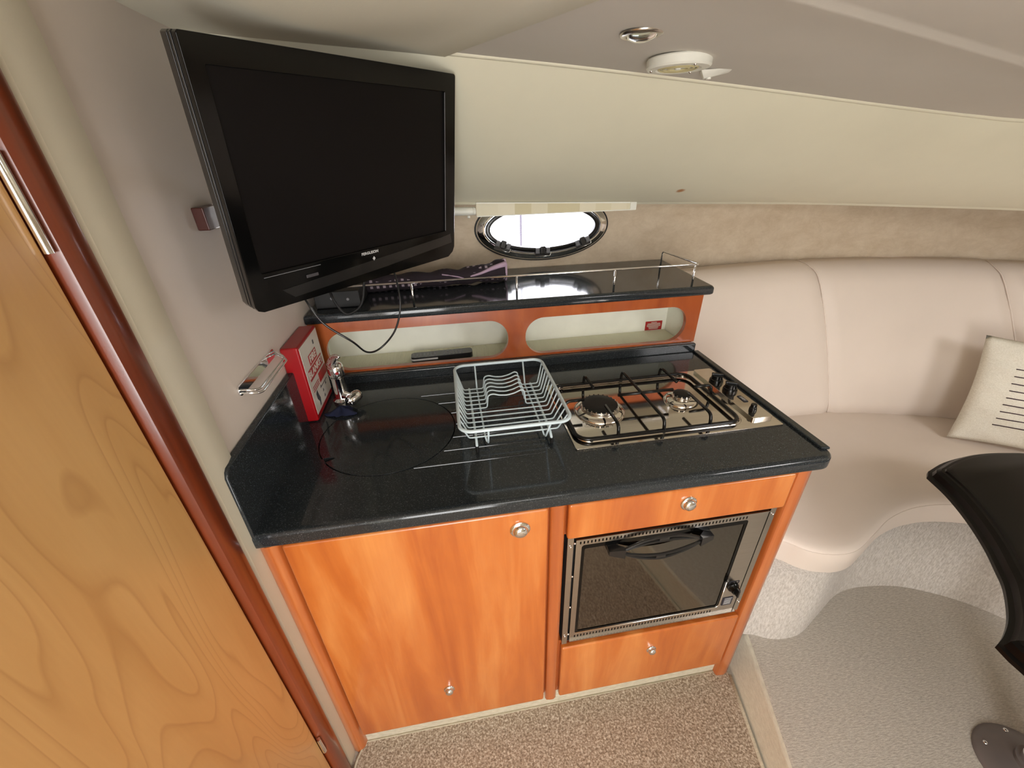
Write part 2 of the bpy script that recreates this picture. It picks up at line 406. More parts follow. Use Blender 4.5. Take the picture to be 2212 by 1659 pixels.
CX = [p[0] for p in Cp[:8]]; CZ = [p[2] for p in Cp[:8]]
def zc(x): return interp(CX, CZ, x)
def crease2(x): return 0.56 + (x-0.425)*0.18
bm = B(); xs = [-0.45+0.1*i for i in range(27)]
def ytop(x): return interp([p.x for p in Cs], [p.y for p in Cs], x) + 0.006
rows = []
for k, t in enumerate((0, .25, .5, .75, .95)):
    rows.append([(x, lerp(ytop(x), crease2(x), t), zc(x) + 0.004*math.sin(PI*t)) for x in xs])
rows.append([(x, crease2(x)-0.004, zc(x)-0.004) for x in xs])
def dropx(x): t = max(0.0, min(1.0, (x-0.42)/0.25)); return t*t*(3-2*t)
rows.append([(x, crease2(x)-0.012, zc(x)-0.004) for x in xs])
rows.append([(x, crease2(x)-0.020, zc(x)-0.0005) for x in xs])
rows.append([(x, crease2(x)-0.030, zc(x)-0.001) for x in xs])
rows.append([(x, 0.30, zc(x)-0.030*dropx(x)+0.010*(1-dropx(x))) for x in xs])
rows.append([(x, 0.08, max(zc(x), 1.60)-0.035*dropx(x)+0.02*(1-dropx(x))) for x in xs])
rows.append([(x, -0.20, 1.74) for x in xs]); rows.append([(x, -1.4, 1.76) for x in xs])
grid(bm, rows); mk('ceiling', bm, M['headliner'], kind='structure', smooth=True)
# padded headliner panel over the galley, left of the diagonal seam
def seamx(y): return 0.045 + (1.0-y)*0.462
bm = B(); rows = []
for j in range(25):
    y = 1.012 - 2.3*(j/24)**1.5; r_ = []
    for i in range(17):
        u = i/16; x = lerp(-0.44, min(seamx(y), 1.0), u)
        z = zc(x) - 0.005 - 0.010*math.sin(PI*u)**1.5*max(0.0, math.sin(min(1, (1.0-y)/0.4)*PI)) + 0.008*math.cos(2*PI*(y*1.6+u*0.6))*math.sin(PI*u)*min(1, max(0, (0.95-y)/0.12))
        if i == 16: z = zc(x) + 0.004
        if i == 15: x = lerp(-0.44, min(seamx(y), 1.0), 0.985); z = zc(x) - 0.006
        r_.append((x, y, z + (0.05*(0.0 if y > 0.4 else (0.4-y)))))
    rows.append(r_)
grid(bm, rows); mk('trim_2', bm, vinyl('padded_headliner', S(222, 218, 200), 0.65), kind='structure', smooth=True)

# left bulkhead, with door frame and door
bm = bx(-0.46, -0.42, 0.645, 1.66, -0.012, 1.84); mk('wall_left', bm, M['seatvinyl'], kind='structure')
bm = B(); P2 = [(-0.46, 0.655), (-0.421, 0.655), (-0.412, 0.648), (-0.409, 0.63), (-0.408, 0.60), (-0.410, 0.578), (-0.418, 0.569), (-0.46, 0.569)]
plate(bm, [P2], 1.80, None, -0.012); mk('trim_3', bm, M['cream'], kind='structure', auto=35)
bm = B(); P2 = [(-0.47, 0.570), (-0.414, 0.570), (-0.408, 0.566), (-0.405, 0.558), (-0.405, 0.534), (-0.409, 0.527), (-0.418, 0.5235), (-0.47, 0.5235)]
plate(bm, [P2], 1.85, None, -0.012)
box(bm, -0.47, -0.405, -0.26, -0.21, -0.012, 1.84)
box(bm, -0.47, -0.405, -0.26, 0.57, 1.70, 1.84)
mk('trim_4', bm, M['mahogany'], kind='structure', auto=35)
dr = mk('door_1', bx(-0.452, -0.420, -0.20, 0.5175, 0.03, 1.69), M['maple'], kind='structure', bevel=0.0015)
for z0, z1 in ((1.435, 1.53), (0.245, 0.309)):
    bm = tube(B(), [(-0.414, 0.5185, z0), (-0.414, 0.5185, z1)], 0.0045, 12)
    mk('hinge', bm, M['chrome'], dr, label='chrome butt hinge', smooth=False, auto=35)
mk('handle', tube(B(), rounded_path([(-0.42, -0.13, 0.95), (-0.37, -0.13, 0.95), (-0.37, -0.03, 0.95)], 0.02), 0.009, 10), M['chrome'], dr, smooth=True)
mk('wall_left_aft', bx(-0.50, -0.455, -1.6, 0.60, -0.012, 1.85), M['cream'], kind='structure')
mk('wall_front', bx(-0.5, 2.85, -1.45, -1.40, -0.012, 1.85), M['cream'], kind='structure')
# bright sky and a mooring post outside the portlight
mk('wall_right', bx(2.80, 2.84, -1.45, 1.2, -0.012, 1.85), M['cream'], kind='structure')

# raised saloon sole with a fabric covered step
def lowx(y): return 0.808 + (y-0.627)*0.241
def upx(y): return lowx(y) + 0.030 + 0.035*max(0, min(1, (y-0.33)/0.34))
rows = [[], [], [], [], []]; N = 40
for i in range(N+1):
    y = lerp(1.60, -1.38, i/N); a = lowx(y); b = upx(y)
    for k, (x, z) in enumerate(((a, -0.012), (a+0.004, 0.004), (lerp(a, b, 0.85), 0.068), (b-0.004, 0.075), (b+0.010, 0.079))): rows[k].append((x, y, z))
mk('trim_5', grid(B(), rows), M['riser'], kind='structure', smooth=True)
bm = grid(B(), [[(upx(lerp(1.6, -1.38, i/N))+0.004, lerp(1.6, -1.38, i/N), 0.0785) for i in range(N+1)], [(upx(lerp(1.6, -1.38, i/N))+0.012, lerp(1.6, -1.38, i/N), 0.0800) for i in range(N+1)], [(2.8, lerp(1.6, -1.38, i/N), 0.080) for i in range(N+1)]])
mk('floor_raised', bm, M['platform'], kind='structure')

mk('light_seal_cover', bx(-0.55, 2.9, -1.5, 1.72, 1.84, 1.88), M['cream'], kind='structure')  # unseen cover added over the cabin to keep sky light from leaking in
# fitted carpet
out = [(-0.405, 0.50), (-0.403, 0.545), (-0.397, 0.58), (-0.383, 0.612), (-0.372, 0.6215)]
out = [(-0.405, -1.38)] + out + [(0.79, 0.6215)]
out += [(lowx(y)-0.014, y) for y in (0.60, 0.5, 0.4, 0.3, 0.1, -0.2, -0.6, -1.0, -1.38)]
ct = thing('carpet', (0.1, 0.0, 0), 'speckled beige cut-pile carpet on the lower sole in front of the galley', 'carpet')
mk('pile', plate(B(), [out], 0.012, None, -0.011), M['carpet'], ct)
bm = tube(B(), [(x, y, -0.003) for x, y in out[:7]], 0.005, 8); tube(bm, [(x+0.003, y, -0.001) for x, y in out[7:]], 0.006, 8)
mk('binding', bm, M['binding'], ct, label='pale bound carpet edge', smooth=True)

# ================================================================== GALLEY CABINET
YF = 0.602     # door faces
cab = thing('galley_cabinet', (0.19, 0.62, 0), 'cherry wood galley base cabinet with oven bay under the black worktop', 'cabinet')
bm = B(); box(bm, -0.40, 0.785, 0.66, 1.19, 0.08, 0.872); box(bm, -0.40, 0.20, 0.622, 0.67, 0.08, 0.872)
box(bm, 0.17, 0.745, 0.622, 0.67, 0.764, 0.872); box(bm, 0.17, 0.745, 0.622, 0.67, 0.08, 0.345)
mk('carcass', bm, M['cherrydark'], cab)
mk('plinth', bx(-0.39, 0.785, 0.625, 0.645, -0.011, 0.083), M['binding'], cab, label='pale woven fabric plinth')
# left post: rounded quarter column
P2 = [(-0.419, 0.66), (-0.419, 0.640), (-0.416, 0.622), (-0.408, 0.609), (-0.396, 0.603), (-0.385, 0.604), (-0.377, 0.610), (-0.373, 0.622), (-0.373, 0.66)]
mk('corner_post', plate(B(), [P2], 0.883, None, -0.011), M['post'], cab, auto=50)
P2 = [(0.743, 0.66), (0.743, 0.612), (0.746, 0.607), (0.768, 0.605), (0.782, 0.609), (0.790, 0.620), (0.792, 0.66)]
mk('corner_post', plate(B(), [P2], 0.883, None, -0.011), M['post'], cab, auto=50)
P2 = [(0.1655, 0.66), (0.1655, 0.612), (0.169, 0.606), (0.180, 0.604), (0.190, 0.604), (0.1975, 0.608), (0.2005, 0.616), (0.2005, 0.66)]
mk('divider_post', plate(B(), [P2], 0.802, None, 0.070), M['post'], cab, auto=50)
mk('side_panel', bx(0.775, 0.790, 0.64, 1.19, 0.0, 0.872), M['cherrydark'], cab)
def knob(parent, x, z, r=0.0145, lock=False):
    bm = lathe(B(), [(0, -0.001), (r*1.28, -0.001), (r*1.32, 0.002), (r*1.15, 0.0045), (r*0.98, 0.005), (r*0.95, 0.009), (r*0.80, 0.0125), (r*0.4, 0.0145), (0, 0.0148)], (x, YF, z), (0, -1, 0), 28)
    k = mk('knob', bm, M['chrome'], parent, label='chrome push-button latch', auto=60)
    return k
def front(name, x0, x1, z0, z1, mat):
    return mk(name, bx(x0, x1, YF, YF+0.018, z0, z1), mat, cab, bevel=0.006, seg=3)
d = front('door', -0.368, 0.160, 0.083, 0.871, M['cherry']); knob(d, 0.098, 0.823, 0.0165)
d_knob2 = knob(d, -0.107, 0.247, 0.0115, True)
d = front('drawer', 0.204, 0.739, 0.766, 0.871, M['cherry']); knob(d, 0.480, 0.829, 0.0150)
d = front('drawer', 0.2065, 0.736, 0.083, 0.338, M['cherry']); knob(d, 0.477, 0.252, 0.0115, True)

# ================================================================== OVEN
ov = thing('oven', (0.467, 0.62, 0.345), 'built-in stainless oven with dark glass door and black oval handle', 'oven')
bm = B()
slots_t = [rrect(0.236+i*0.0088, 0.2395+i*0.0088, 0.7395, 0.7485, 0.0015, 2) for i in range(48)]
slots_b = [rrect(0.240+i*0.0088, 0.2435+i*0.0088, 0.373, 0.3835, 0.0015, 2) for i in range(46)]
plate(bm, [[(0.2265, 0.366), (0.708, 0.366), (0.708, 0.755), (0.2265, 0.755)], rrect(0.241, 0.659, 0.3915, 0.7355, 0.008, 4)] + slots_t + slots_b, 0.004, FRONT(0.612), 0, 0)
box(bm, 0.2265, 0.708, 0.606, 0.611, 0.7545, 0.7565); box(bm, 0.2265, 0.714, 0.603, 0.611, 0.3635, 0.3665)
box(bm, 0.2265, 0.2285, 0.606, 0.611, 0.366, 0.755)
mk('front_frame', bm, M['steel'], ov)
for x0, x1, z0 in ((0.2075, 0.2215, 0.347), (0.712, 0.727, 0.360)): mk('mounting_flange', bx(x0, x1, 0.609, 0.612, z0, 0.763), M['steel'], ov)
for x, z in ((0.2145, 0.735), (0.2145, 0.385), (0.7205, 0.742), (0.7205, 0.40), (0.224, 0.745), (0.2235, 0.63), (0.2235, 0.51), (0.2235, 0.392)):
    mk('screw', lathe(B(), [(0, 0.003), (0.0022, 0.0022), (0.0028, 0)], (x, 0.6085, z), (0, -1, 0), 10), M['chrome'], ov, smooth=True)
mk('cavity', bx(0.2085, 0.725, 0.616, 0.640, 0.348, 0.762), M['dark'], ov)
bm = B(); plate(bm, [rrect(0.2412, 0.6588, 0.3917, 0.7353, 0.008, 4), rrect(0.249, 0.652, 0.399, 0.7215, 0.004, 3)], 0.004, FRONT(0.613), 0)
dg = mk('door', bm, M['gloss'], ov)
mk('door_glass', bx(0.248, 0.653, 0.6105, 0.613, 0.398, 0.7225), M['ovenmirror'], dg)
bm = tube(B(), rounded_path([(0.2425, 0.6085, 0.392), (0.6535, 0.6085, 0.392), (0.6595, 0.6085, 0.400), (0.6595, 0.6085, 0.50)], 0.006), 0.0016, 6)
mk('glass_trim', bm, M['chrome'], dg, smooth=True)
# handle: two arched twin bars meeting in wedge ends
bm = B(); hc = Vector((0.434, 0.590, 0.709)); hw = 0.118
for s in (1, -1):
    for off in (0.0, 0.0125):
        pts = [hc + Vector((hw*0.86*t, 0.004*abs(t), s*((0.0205+off)*(1-t*t)) + s*0.003)) for t in [(-1 + 2*k/24) for k in range(25)]]
        tube(bm, pts, 0.0038, 8, sx=0.9)
    box(bm, hc.x-0.014, hc.x+0.010, hc.y-0.002, hc.y+0.003, min(hc.z+s*0.023, hc.z+s*0.036), max(hc.z+s*0.023, hc.z+s*0.036))
for s in (-1, 1):
    V = [(0.80, -0.014, -0.004), (0.80, -0.014, 0.006), (0.80, 0.014, -0.004), (0.80, 0.014, 0.006), (1.10, -0.007, 0.004), (1.10, -0.007, 0.025), (1.10, 0.007, 0.004), (1.10, 0.007, 0.025), (1.0, -0.010, 0.025), (1.0, 0.010, 0.025)]
    vs = [bm.verts.new(hc + Vector((s*hw*a, y, z))) for a, z, y in V]
    bmesh.ops.convex_hull(bm, input=vs)
hd = mk('handle', bm, M['blackplastic'], dg, label='black oval lens-shaped door handle', auto=35)
# controls
bm = B(); plate(bm, [rrect(0.6655, 0.6775, 0.706, 0.7225, 0.002, 3)], 0.003, FRONT(0.612), 0)
mk('light_switch', bm, M['blackplastic'], ov)
mk('indicator_window', plate(B(), [rrect(0.684, 0.697, 0.7065, 0.7205, 0.002, 3)], 0.0015, FRONT(0.612), 0), M['greyprint'], ov)
kb = mk('control_knob', lathe(B(), [(0, 0), (0.016, 0), (0.016, 0.006), (0.0125, 0.010), (0.0115, 0.018), (0, 0.019)], (0.682, 0.6085, 0.478), (0, -1, 0), 24), M['gloss'], ov, auto=40)
mk('pointer', bx(0.6795, 0.6845, 0.581, 0.592, 0.466, 0.492), M['blackplastic'], kb, bevel=0.001)
mk('dial_mark', plate(B(), [rrect(0.668, 0.698, 0.488, 0.500, 0.003, 3), rrect(0.6705, 0.6955, 0.4905, 0.4975, 0.002, 3)], 0.001, FRONT(0.6085), 0), M['ink'], ov)
rp = mk('rating_plate', plate(B(), [rrect(0.6655, 0.6965, 0.397, 0.4315, 0.003, 3)], 0.0015, FRONT(0.6085), 0), M['ink'], ov, label='black rating plate with silver lines')
bm = B()
for i in range(5): box(bm, 0.671, 0.692, 0.6066, 0.607, 0.402+i*0.0045, 0.4035+i*0.0045)
box(bm, 0.671, 0.694, 0.6066, 0.607, 0.4255, 0.4275)
mk('plate_lines', bm, M['frosted'], rp)

# ================================================================== WORKTOP
wt = thing('worktop', (0.2, 0.9, 0.875), 'black speckled granite galley worktop with raised splash edges and drainer lines', 'worktop')
LC = (-0.187, 0.895); LR = 0.168
bm = B()
outl = [(-0.419, 0.5985), (0.794, 0.5985)] + [(0.794+0.034*math.sin(a), 0.6325-0.034*math.cos(a)) for a in (0.2, 0.4, 0.6, 0.8, 1.0, 1.2, 1.4)] + [(0.828, 0.6325), (0.833, 1.204), (-0.419, 1.204)]
nosed(bm, outl, [ell(LC[0], LC[1], LR, LR, 96)], 0.874, 0.910, 0.012)
for yy, xa, xb in ((0.739, -0.118, 0.185), (0.789, -0.05, 0.195), (0.840, -0.027, 0.20), (0.897, -0.017, 0.20), (0.953, -0.028, 0.20), (1.009, -0.062, 0.20), (1.061, -0.112, 0.185)):
    tube(bm, [(xa, yy, 0.9098), (xb, yy, 0.9098)], 0.0021, 8)
mk('slab', bm, M['granite'], wt, auto=35)
M_dark_under = mk('sink_recess', lathe(B(), [(LR+0.004, -0.004), (LR+0.004, -0.045), (0, -0.05)], (LC[0], LC[1], 0.91), n=48), M['dark'], wt)
bm = B(); Lsp = [(0.600, 0.903), (1.204, 0.903), (1.204, 1.060), (0.616, 1.060), (0.608, 1.056), (0.602, 1.046)]
plate(bm, [Lsp], 0.016, frame((-0.419, 0, 0), (0, 1, 0), (0, 0, 1)), 0.0); mk('side_splash', bm, M['granite'], wt, bevel=0.003)
mk('rear_upstand', bx(-0.402, 0.822, 1.183, 1.204, 0.908, 0.9405), M['granite'], wt, bevel=0.005, seg=3)
bm = B(); Pr = [(0.806, 0.628), (0.826, 0.624), (0.832, 1.182), (0.812, 1.182)]
plate(bm, [Pr], 0.0075, None, 0.909); mk('side_lip', bm, M['granite'], wt, bevel=0.003)

bm = B(); notch = [(-0.322+0.016*math.cos(a)*(1+0.5*math.sin(a*2)), 0.806+0.0085*math.sin(a)) for a in [2*PI*k/16 for k in range(16)]]
plate(bm, [ell(LC[0], LC[1], LR-0.0028, LR-0.0028, 96), notch], 0.018, None, 0.8925)
o = mk('sink_cover', bm, M['granite'], None, bevel=0.0012)
setp(o, 'round black granite sink cover with finger notch set flush in the worktop', 'sink cover')

# ================================================================== REAR SHELF UNIT
sh = thing('shelf_unit', (0.2, 1.3, 0.94), 'cherry wood shelf unit with two oval niches and black granite top behind the worktop', 'shelf')
N1 = rrect(-0.383, 0.171, 0.9465, 1.0725, 0.060, 10); N2 = rrect(0.227, 0.781, 0.9465, 1.0705, 0.060, 10)
bm = B(); plate(bm, [[(-0.419, 0.9395), (0.824, 0.9395), (0.827, 1.109), (-0.419, 1.109)], N1, N2], 0.016, FRONT(1.221), 0)
mk('niche_panel', bm, M['cherrydark'], sh, auto=40)
mk('end_panel', bx(0.812, 0.826, 1.221, 1.60, 0.53, 1.109), M['cherrydark'], sh)
bm = B()
for x0, x1 in ((-0.415, 0.199), (0.200, 0.792)):
    rows = [[(x0, 1.222, 1.10), (x0, 1.35, 1.09), (x0, 1.35, 0.93), (x0, 1.222, 0.93)], [(x1, 1.222, 1.10), (x1, 1.35, 1.09), (x1, 1.35, 0.93), (x1, 1.222, 0.93)]]
    grid(bm, rows)
    for x in (x0, x1): bm.faces.new([bm.verts.new(Vector(p)) for p in ((x, 1.222, 0.93), (x, 1.35, 0.93), (x, 1.35, 1.09), (x, 1.222, 1.10))])
mk('niche_liner', bm, M['niche'], sh, label='off-white niche lining')
bm = B(); box(bm, -0.413, 0.197, 1.223, 1.348, 0.9305, 0.9335); box(bm, 0.202, 0.790, 1.223, 1.348, 0.9305, 0.9335)
mk('niche_mat', bm, M['matting'], sh, label='ribbed cream matting lining the niches')
bm = B(); so = [(-0.419, 1.193), (0.843, 1.193), (0.853, 1.197), (0.857, 1.207), (0.885, 1.618), (-0.419, 1.618)]
nosed(bm, so, [], 1.106, 1.135, 0.011); mk('shelf_top', bm, M['granite'], sh, auto=35, label='black granite shelf top')
bm = B(); RZ = 1.203
tube(bm, rounded_path([(-0.41, 1.220, RZ), (0.797, 1.218, RZ), (0.787, 1.44, RZ), (0.785, 1.44, 1.134)], 0.010), 0.0032, 10)
for x in (-0.109, 0.204, 0.517): tube(bm, [(x, 1.220, RZ), (x, 1.220, 1.134)], 0.0032, 10)
tube(bm, [(0.786, 1.2195, RZ), (0.786, 1.2195, 1.134)], 0.0032, 10)
mk('guard_rail', bm, M['chrome'], sh, label='thin chrome fiddle rail', smooth=True)
st = thing('warning_sticker', (0.744, 1.349, 0.93), 'small red warning sticker with white lines inside the right-hand niche', 'sticker')
mk('backing', bx(0.711, 0.777, 1.3485, 1.3495, 0.9345, 0.969), M['redprint'], st)
bm = B()
for i, wd in enumerate((0.022, 0.050, 0.054, 0.054, 0.040, 0.036)):
    box(bm, 0.744-wd/2, 0.744+wd/2, 1.3478, 1.3484, 0.963-i*0.0048, 0.9655-i*0.0048)
mk('text_lines', bm, M['label'], st)

# remote control
rc = thing('remote_control', (-0.042, 1.268, 0.9335), 'black and silver television remote lying in the left niche', 'remote control', rot=(0, 0, 0.03))
bm = B(); plate(bm, [rrect(-0.104, 0.098, -0.021, 0.021, 0.012, 5)], 0.018, None, 0.0005); mk('body', bm, M['blackplastic'], rc, local=True, bevel=0.003)
bm = B(); plate(bm, [rrect(-0.106, -0.012, -0.0225, 0.0225, 0.011, 5)], 0.006, None, 0.007); mk('silver_trim', bm, M['frosted'], rc, local=True)
for i in range(6):
    for j in range(3): mk('button', bx(0.002+i*0.0115, 0.008+i*0.0115, -0.012+j*0.0095, -0.006+j*0.0095, 0.018, 0.0198), M['greyprint'], rc, local=True)
for i in range(7): mk('button', bx(-0.098+i*0.0115, -0.092+i*0.0115, -0.013, 0.013, 0.018, 0.0192), M['greyprint'], rc, local=True)

# ================================================================== HOB
hb = thing('gas_hob', (0.525, 0.888, 0.91), 'stainless two-burner gas hob with black wire pan support set in the worktop', 'hob')
bm = B(); plate(bm, [rrect(0.256, 0.793, 0.729, 1.044, 0.004, 3), rrect(0.272, 0.704, 0.752, 1.026, 0.03, 6)], 0.0045, None, 0.9095)
mk('hob_plate', bm, M['polsteel'], hb, bevel=0.0015)
mk('burner_well', bx(0.268, 0.708, 0.748, 1.030, 0.9099, 0.9104), M['polsteel'], hb)
bm = B(); tube(bm, [(x, y, 0.914) for x, y in rrect(0.272, 0.704, 0.752, 1.026, 0.03, 6)], 0.003, 8, closed=True); mk('well_rim', bm, M['polsteel'], hb, smooth=True)
bm = B(); plate(bm, [rrect(0.727, 0.784, 0.757, 1.036, 0.006, 4)], 0.008, None, 0.9135); cp = mk('control_panel', bm, M['polsteel'], hb, bevel=0.003, seg=3)
for x, y, r, h in ((0.750, 0.952, 0.0195, 0.022), (0.757, 0.897, 0.0195, 0.022), (0.752, 0.793, 0.0095, 0.017)):
    bm = lathe(B(), [(r*0.98, 0), (r, 0.003), (r*0.92, h*0.45), (r*0.80, h*0.5), (r*0.76, h), (r*0.7, h+0.001), (0, h+0.001)], (x, y, 0.9215), n=28)
    k = mk('knob', bm, M['enamel'], hb, auto=40)
    if r > 0.015:
        box_bm = box(B(), -0.0045, 0.0045, -r*0.8, r*0.8, 0, 0.006, Matrix.Translation((x, y, 0.9215+h)) @ Matrix.Rotation(1.1, 4, 'Z')); mk('grip', box_bm, M['enamel'], k, bevel=0.002)
np_ = mk('name_plate', plate(B(), [rrect(-0.017, 0.017, -0.0065, 0.0065, 0.003, 3)], 0.0012, Matrix.Translation((0.762, 0.848, 0.9214)) @ Matrix.Rotation(-PI/2, 4, 'Z')), M['ink'], hb, label='black name plate')
mk('lettering', text(B(), 'SMEV', 0.0095, Matrix.Translation((0.762, 0.848, 0.9230)) @ Matrix.Rotation(-PI/2, 4, 'Z'), bold=0.0002), M['frosted'], np_)
def burner(x, y, rc, rs, cap_z):
    bm = lathe(B(), [(rs, 0.0005), (rs*0.985, 0.0035), (rs*0.93, 0.0075), (rs*0.84, 0.0105), (rc*1.12, 0.012), (rc*1.12, 0.0115), (0, 0.0115)], (x, y, 0.910), n=40)
    bn = mk('burner', bm, M['polsteel'], hb, auto=50)
    bm = lathe(B(), [(rc*1.02, 0.011), (rc*1.04, 0.014), (rc*1.00, cap_z-0.914), (0, cap_z-0.914)], (x, y, 0.910), n=40)
    for k in range(12 if rc < 0.03 else 24):
        a = 2*PI*k/(12 if rc < 0.03 else 24)
        box(bm, -0.001, 0.001, -0.0015, 0.0015, 0.004, 0.014, Matrix.Translation((x+math.cos(a)*rc*1.03, y+math.sin(a)*rc*1.03, 0.9205)) @ Matrix.Rotation(a, 4, 'Z'))
    mk('crown', bm, M['steel'], bn, auto=40)
    bm = lathe(B(), [(rc*0.96, 0), (rc, 0.001), (rc, 0.0035), (rc*0.93, 0.0055), (rc*0.5, 0.0065), (0, 0.0068)], (x, y, cap_z-0.0045), n=40)
    mk('cap', bm, M['capblack'], bn, label='black enamel burner cap', auto=50)
burner(0.367, 0.884, 0.047, 0.068, 0.934); burner(0.606, 0.890, 0.0235, 0.046, 0.934)
bm = B(); GZ = 0.921; R_ = 0.0042
tube(bm, [(x, y, GZ) for x, y in rrect(0.268, 0.694, 0.753, 1.022, 0.032, 7)], R_+0.0008, 10, closed=True)
def finger(*p, rr=0.012): tube(bm, rounded_path(p, rr), R_, 10)
finger((0.367, 0.753, GZ), (0.367, 0.757, 0.951), (0.367, 0.845, 0.951), rr=0.016)
finger((0.606, 0.753, GZ), (0.606, 0.757, 0.951), (0.606, 0.862, 0.951), rr=0.016)
finger((0.484, 0.753, GZ), (0.484, 0.757, 0.951), (0.484, 0.84, 0.951), (0.484, 0.93, 0.951), (0.484, 1.018, 0.951), (0.484, 1.022, GZ), rr=0.016)
finger((0.367, 1.022, GZ), (0.367, 1.018, 0.951), (0.367, 0.938, 0.951), rr=0.016)
finger((0.606, 1.022, GZ), (0.606, 1.018, 0.951), (0.606, 0.925, 0.951), rr=0.016)
finger((0.268, 0.884, GZ), (0.272, 0.884, 0.951), (0.322, 0.884, 0.951), rr=0.016)
finger((0.694, 0.890, GZ), (0.690, 0.890, 0.951), (0.640, 0.890, 0.951), rr=0.016)
finger((0.418, 0.888, 0.951), (0.575, 0.888, 0.951))
for x in (0.30, 0.484, 0.66):
    for y in (0.753, 1.022): lathe(bm, [(0.005, -0.006), (0.005, 0)], (x, y, GZ), n=8)
mk('pan_support', bm, M['enamel'], hb, label='black enamelled wire pan support', smooth=True)

# ================================================================== DISH RACK
rk = thing('dish_rack', (0.12, 0.9, 0.91), 'pale grey wire dish rack standing on the worktop between sink and hob', 'dish rack')
RT = 0.998; RB = 0.938
bm = tube(B(), [(x, y, RT) for x, y in rrect(-0.008, 0.243, 0.729, 1.058, 0.028, 7)], 0.0042, 10, closed=True); mk('rim', bm, M['rackwire'], rk, smooth=True)
bm = B(); W_ = 0.0019
for i in range(12):
    y = 1.022 - i*(1.022-0.790)/11; pts = [(-0.007, y*1.35-0.315 if False else lerp(0.757, 1.040, (y-0.79)/0.232), RT), (0.010, y, RB+0.004)]
    L_ = [(-0.007, lerp(0.760, 1.036, (y-0.79)/0.232), RT), (0.012, y, RB)]
    if i < 6:
        L_ += [(0.068, y, RB), (0.072, y, RB+0.036), (0.084, y, RB+0.040), (0.102, y, RB+0.034), (0.122, y, RB+0.032), (0.142, y, RB+0.036), (0.160, y, RB+0.044), (0.168, y, RB+0.040), (0.172, y, RB)]
    L_ += [(0.226, y, RB), (0.242, lerp(0.760, 1.036, (y-0.79)/0.232), RT)]
    tube(bm, rounded_path(L_, 0.006, 3), W_, 6)
mk('cross_wire', bm, M['rackwire'], rk, smooth=True)
bm = B()
for x in (0.050, 0.190):
    tube(bm, rounded_path([(x, 1.058, RT), (x, 1.026, RB-0.004), (x, 0.80, RB-0.004), (x+0.003, 0.793, 0.921), (x+0.006, 0.786, 0.921), (x+0.004, 0.731, RT)], 0.004, 3), 0.0024, 8)
mk('cradle_wire', bm, M['rackwire'], rk, smooth=True)
for x in (0.028, 0.207):
    bm = tube(B(), rounded_path([(x, 1.045, 0.921), (x, 1.035, RB-0.003), (x, 0.790, RB-0.003), (x, 0.770, 0.921)], 0.008, 4), 0.0032, 8)
    l = mk('leg', bm, M['rackwire'], rk, smooth=True)
    for y in (0.770, 1.045): mk('foot', lathe(B(), [(0, -0.0105), (0.0038, -0.010), (0.0042, 0.004), (0, 0.004)], (x, y, 0.9208), n=12), M['blackmatte'], l, label='black rubber foot', auto=40)

# ================================================================== TAP, CLOTH
tp = thing('mixer_tap', (-0.335, 1.085, 0.91), 'chrome mixer tap with folded spout in the corner behind the sink cover', 'tap')
bm = lathe(B(), [(0.027, 0), (0.027, 0.006), (0.021, 0.010), (0.0185, 0.014), (0.0185, 0.072), (0.0205, 0.076), (0.0205, 0.080), (0, 0.080)], (-0.335, 1.085, 0.9103), n=32); mk('body', bm, M['chrome'], tp, auto=40)
bm = lathe(B(), [(0.0205, 0.0), (0.021, 0.004), (0.021, 0.026), (0.018, 0.034), (0.010, 0.038), (0, 0.039)], (-0.335, 1.085, 0.992), n=32)
cap_ = mk('cartridge', bm, M['chrome'], tp, auto=50)
bm = tube(B(), spline([(-0.342, 1.088, 1.022), (-0.334, 1.083, 1.040), (-0.322, 1.074, 1.052), (-0.312, 1.066, 1.054)], 5), lambda t: 0.0145*(1-t)+0.0035, 12, sx=0.8); mk('lever', bm, M['chrome'], cap_, smooth=True)
mk('indicator', lathe(B(), [(0.0045, 0), (0.004, 0.0012), (0, 0.0015)], Vector((-0.335, 1.085, 1.006))+Vector((0.30, -0.95, 0)).normalized()*0.0208, (0.30, -0.95, 0), 14), M['red'], cap_, label='red hot-water dot')
bm = tube(B(), rounded_path([(-0.335, 1.085, 0.930), (-0.310, 1.060, 0.934), (-0.290, 1.040, 0.940)], 0.015, 5), 0.0115, 16)
lathe(bm, [(0.0, -0.02), (0.013, -0.018), (0.0165, -0.010), (0.0165, 0.014), (0.0135, 0.020), (0.012, 0.020), (0.012, 0.006), (0, 0.006)], (-0.290, 1.038, 0.942), (-0.55, -0.75, -0.15), 24)
mk('spout', bm, M['chrome'], tp, auto=45)

def crumple(name, c, rx, ry, h, mat, label, cat, seed=1, n=18):
    rnd = random.Random(seed); rows = []; ph = [rnd.uniform(0, 6) for _ in range(6)]
    for j in range(9):
        t = j/8; row = []
        for i in range(n*2):
            a = 2*PI*i/(n*2); rr = t*(1 + 0.22*math.sin(3*a+ph[0]) + 0.14*math.sin(5*a+ph[1]) + 0.08*math.sin(9*a+ph[5]))
            z = h*(1-t**2)*(0.6+0.4*math.sin(4*a+ph[2])) + h*0.25*abs(math.sin(6*a+ph[3]+5*t)) * (1-t*0.6)
            row.append((c[0]+rx*rr*math.cos(a), c[1]+ry*rr*math.sin(a), c[2]+max(0.0005, z)))
        rows.append(row)
    bm = grid(B(), rows, True); bmesh.ops.remove_doubles(bm, verts=bm.verts[:], dist=0.0002)
    o = mk(name, bm, mat, None, smooth=True)
    m_ = o.modifiers.new('thick', 'SOLIDIFY'); m_.thickness = 0.0015; m_.offset = 1
    return setp(o, label, cat)
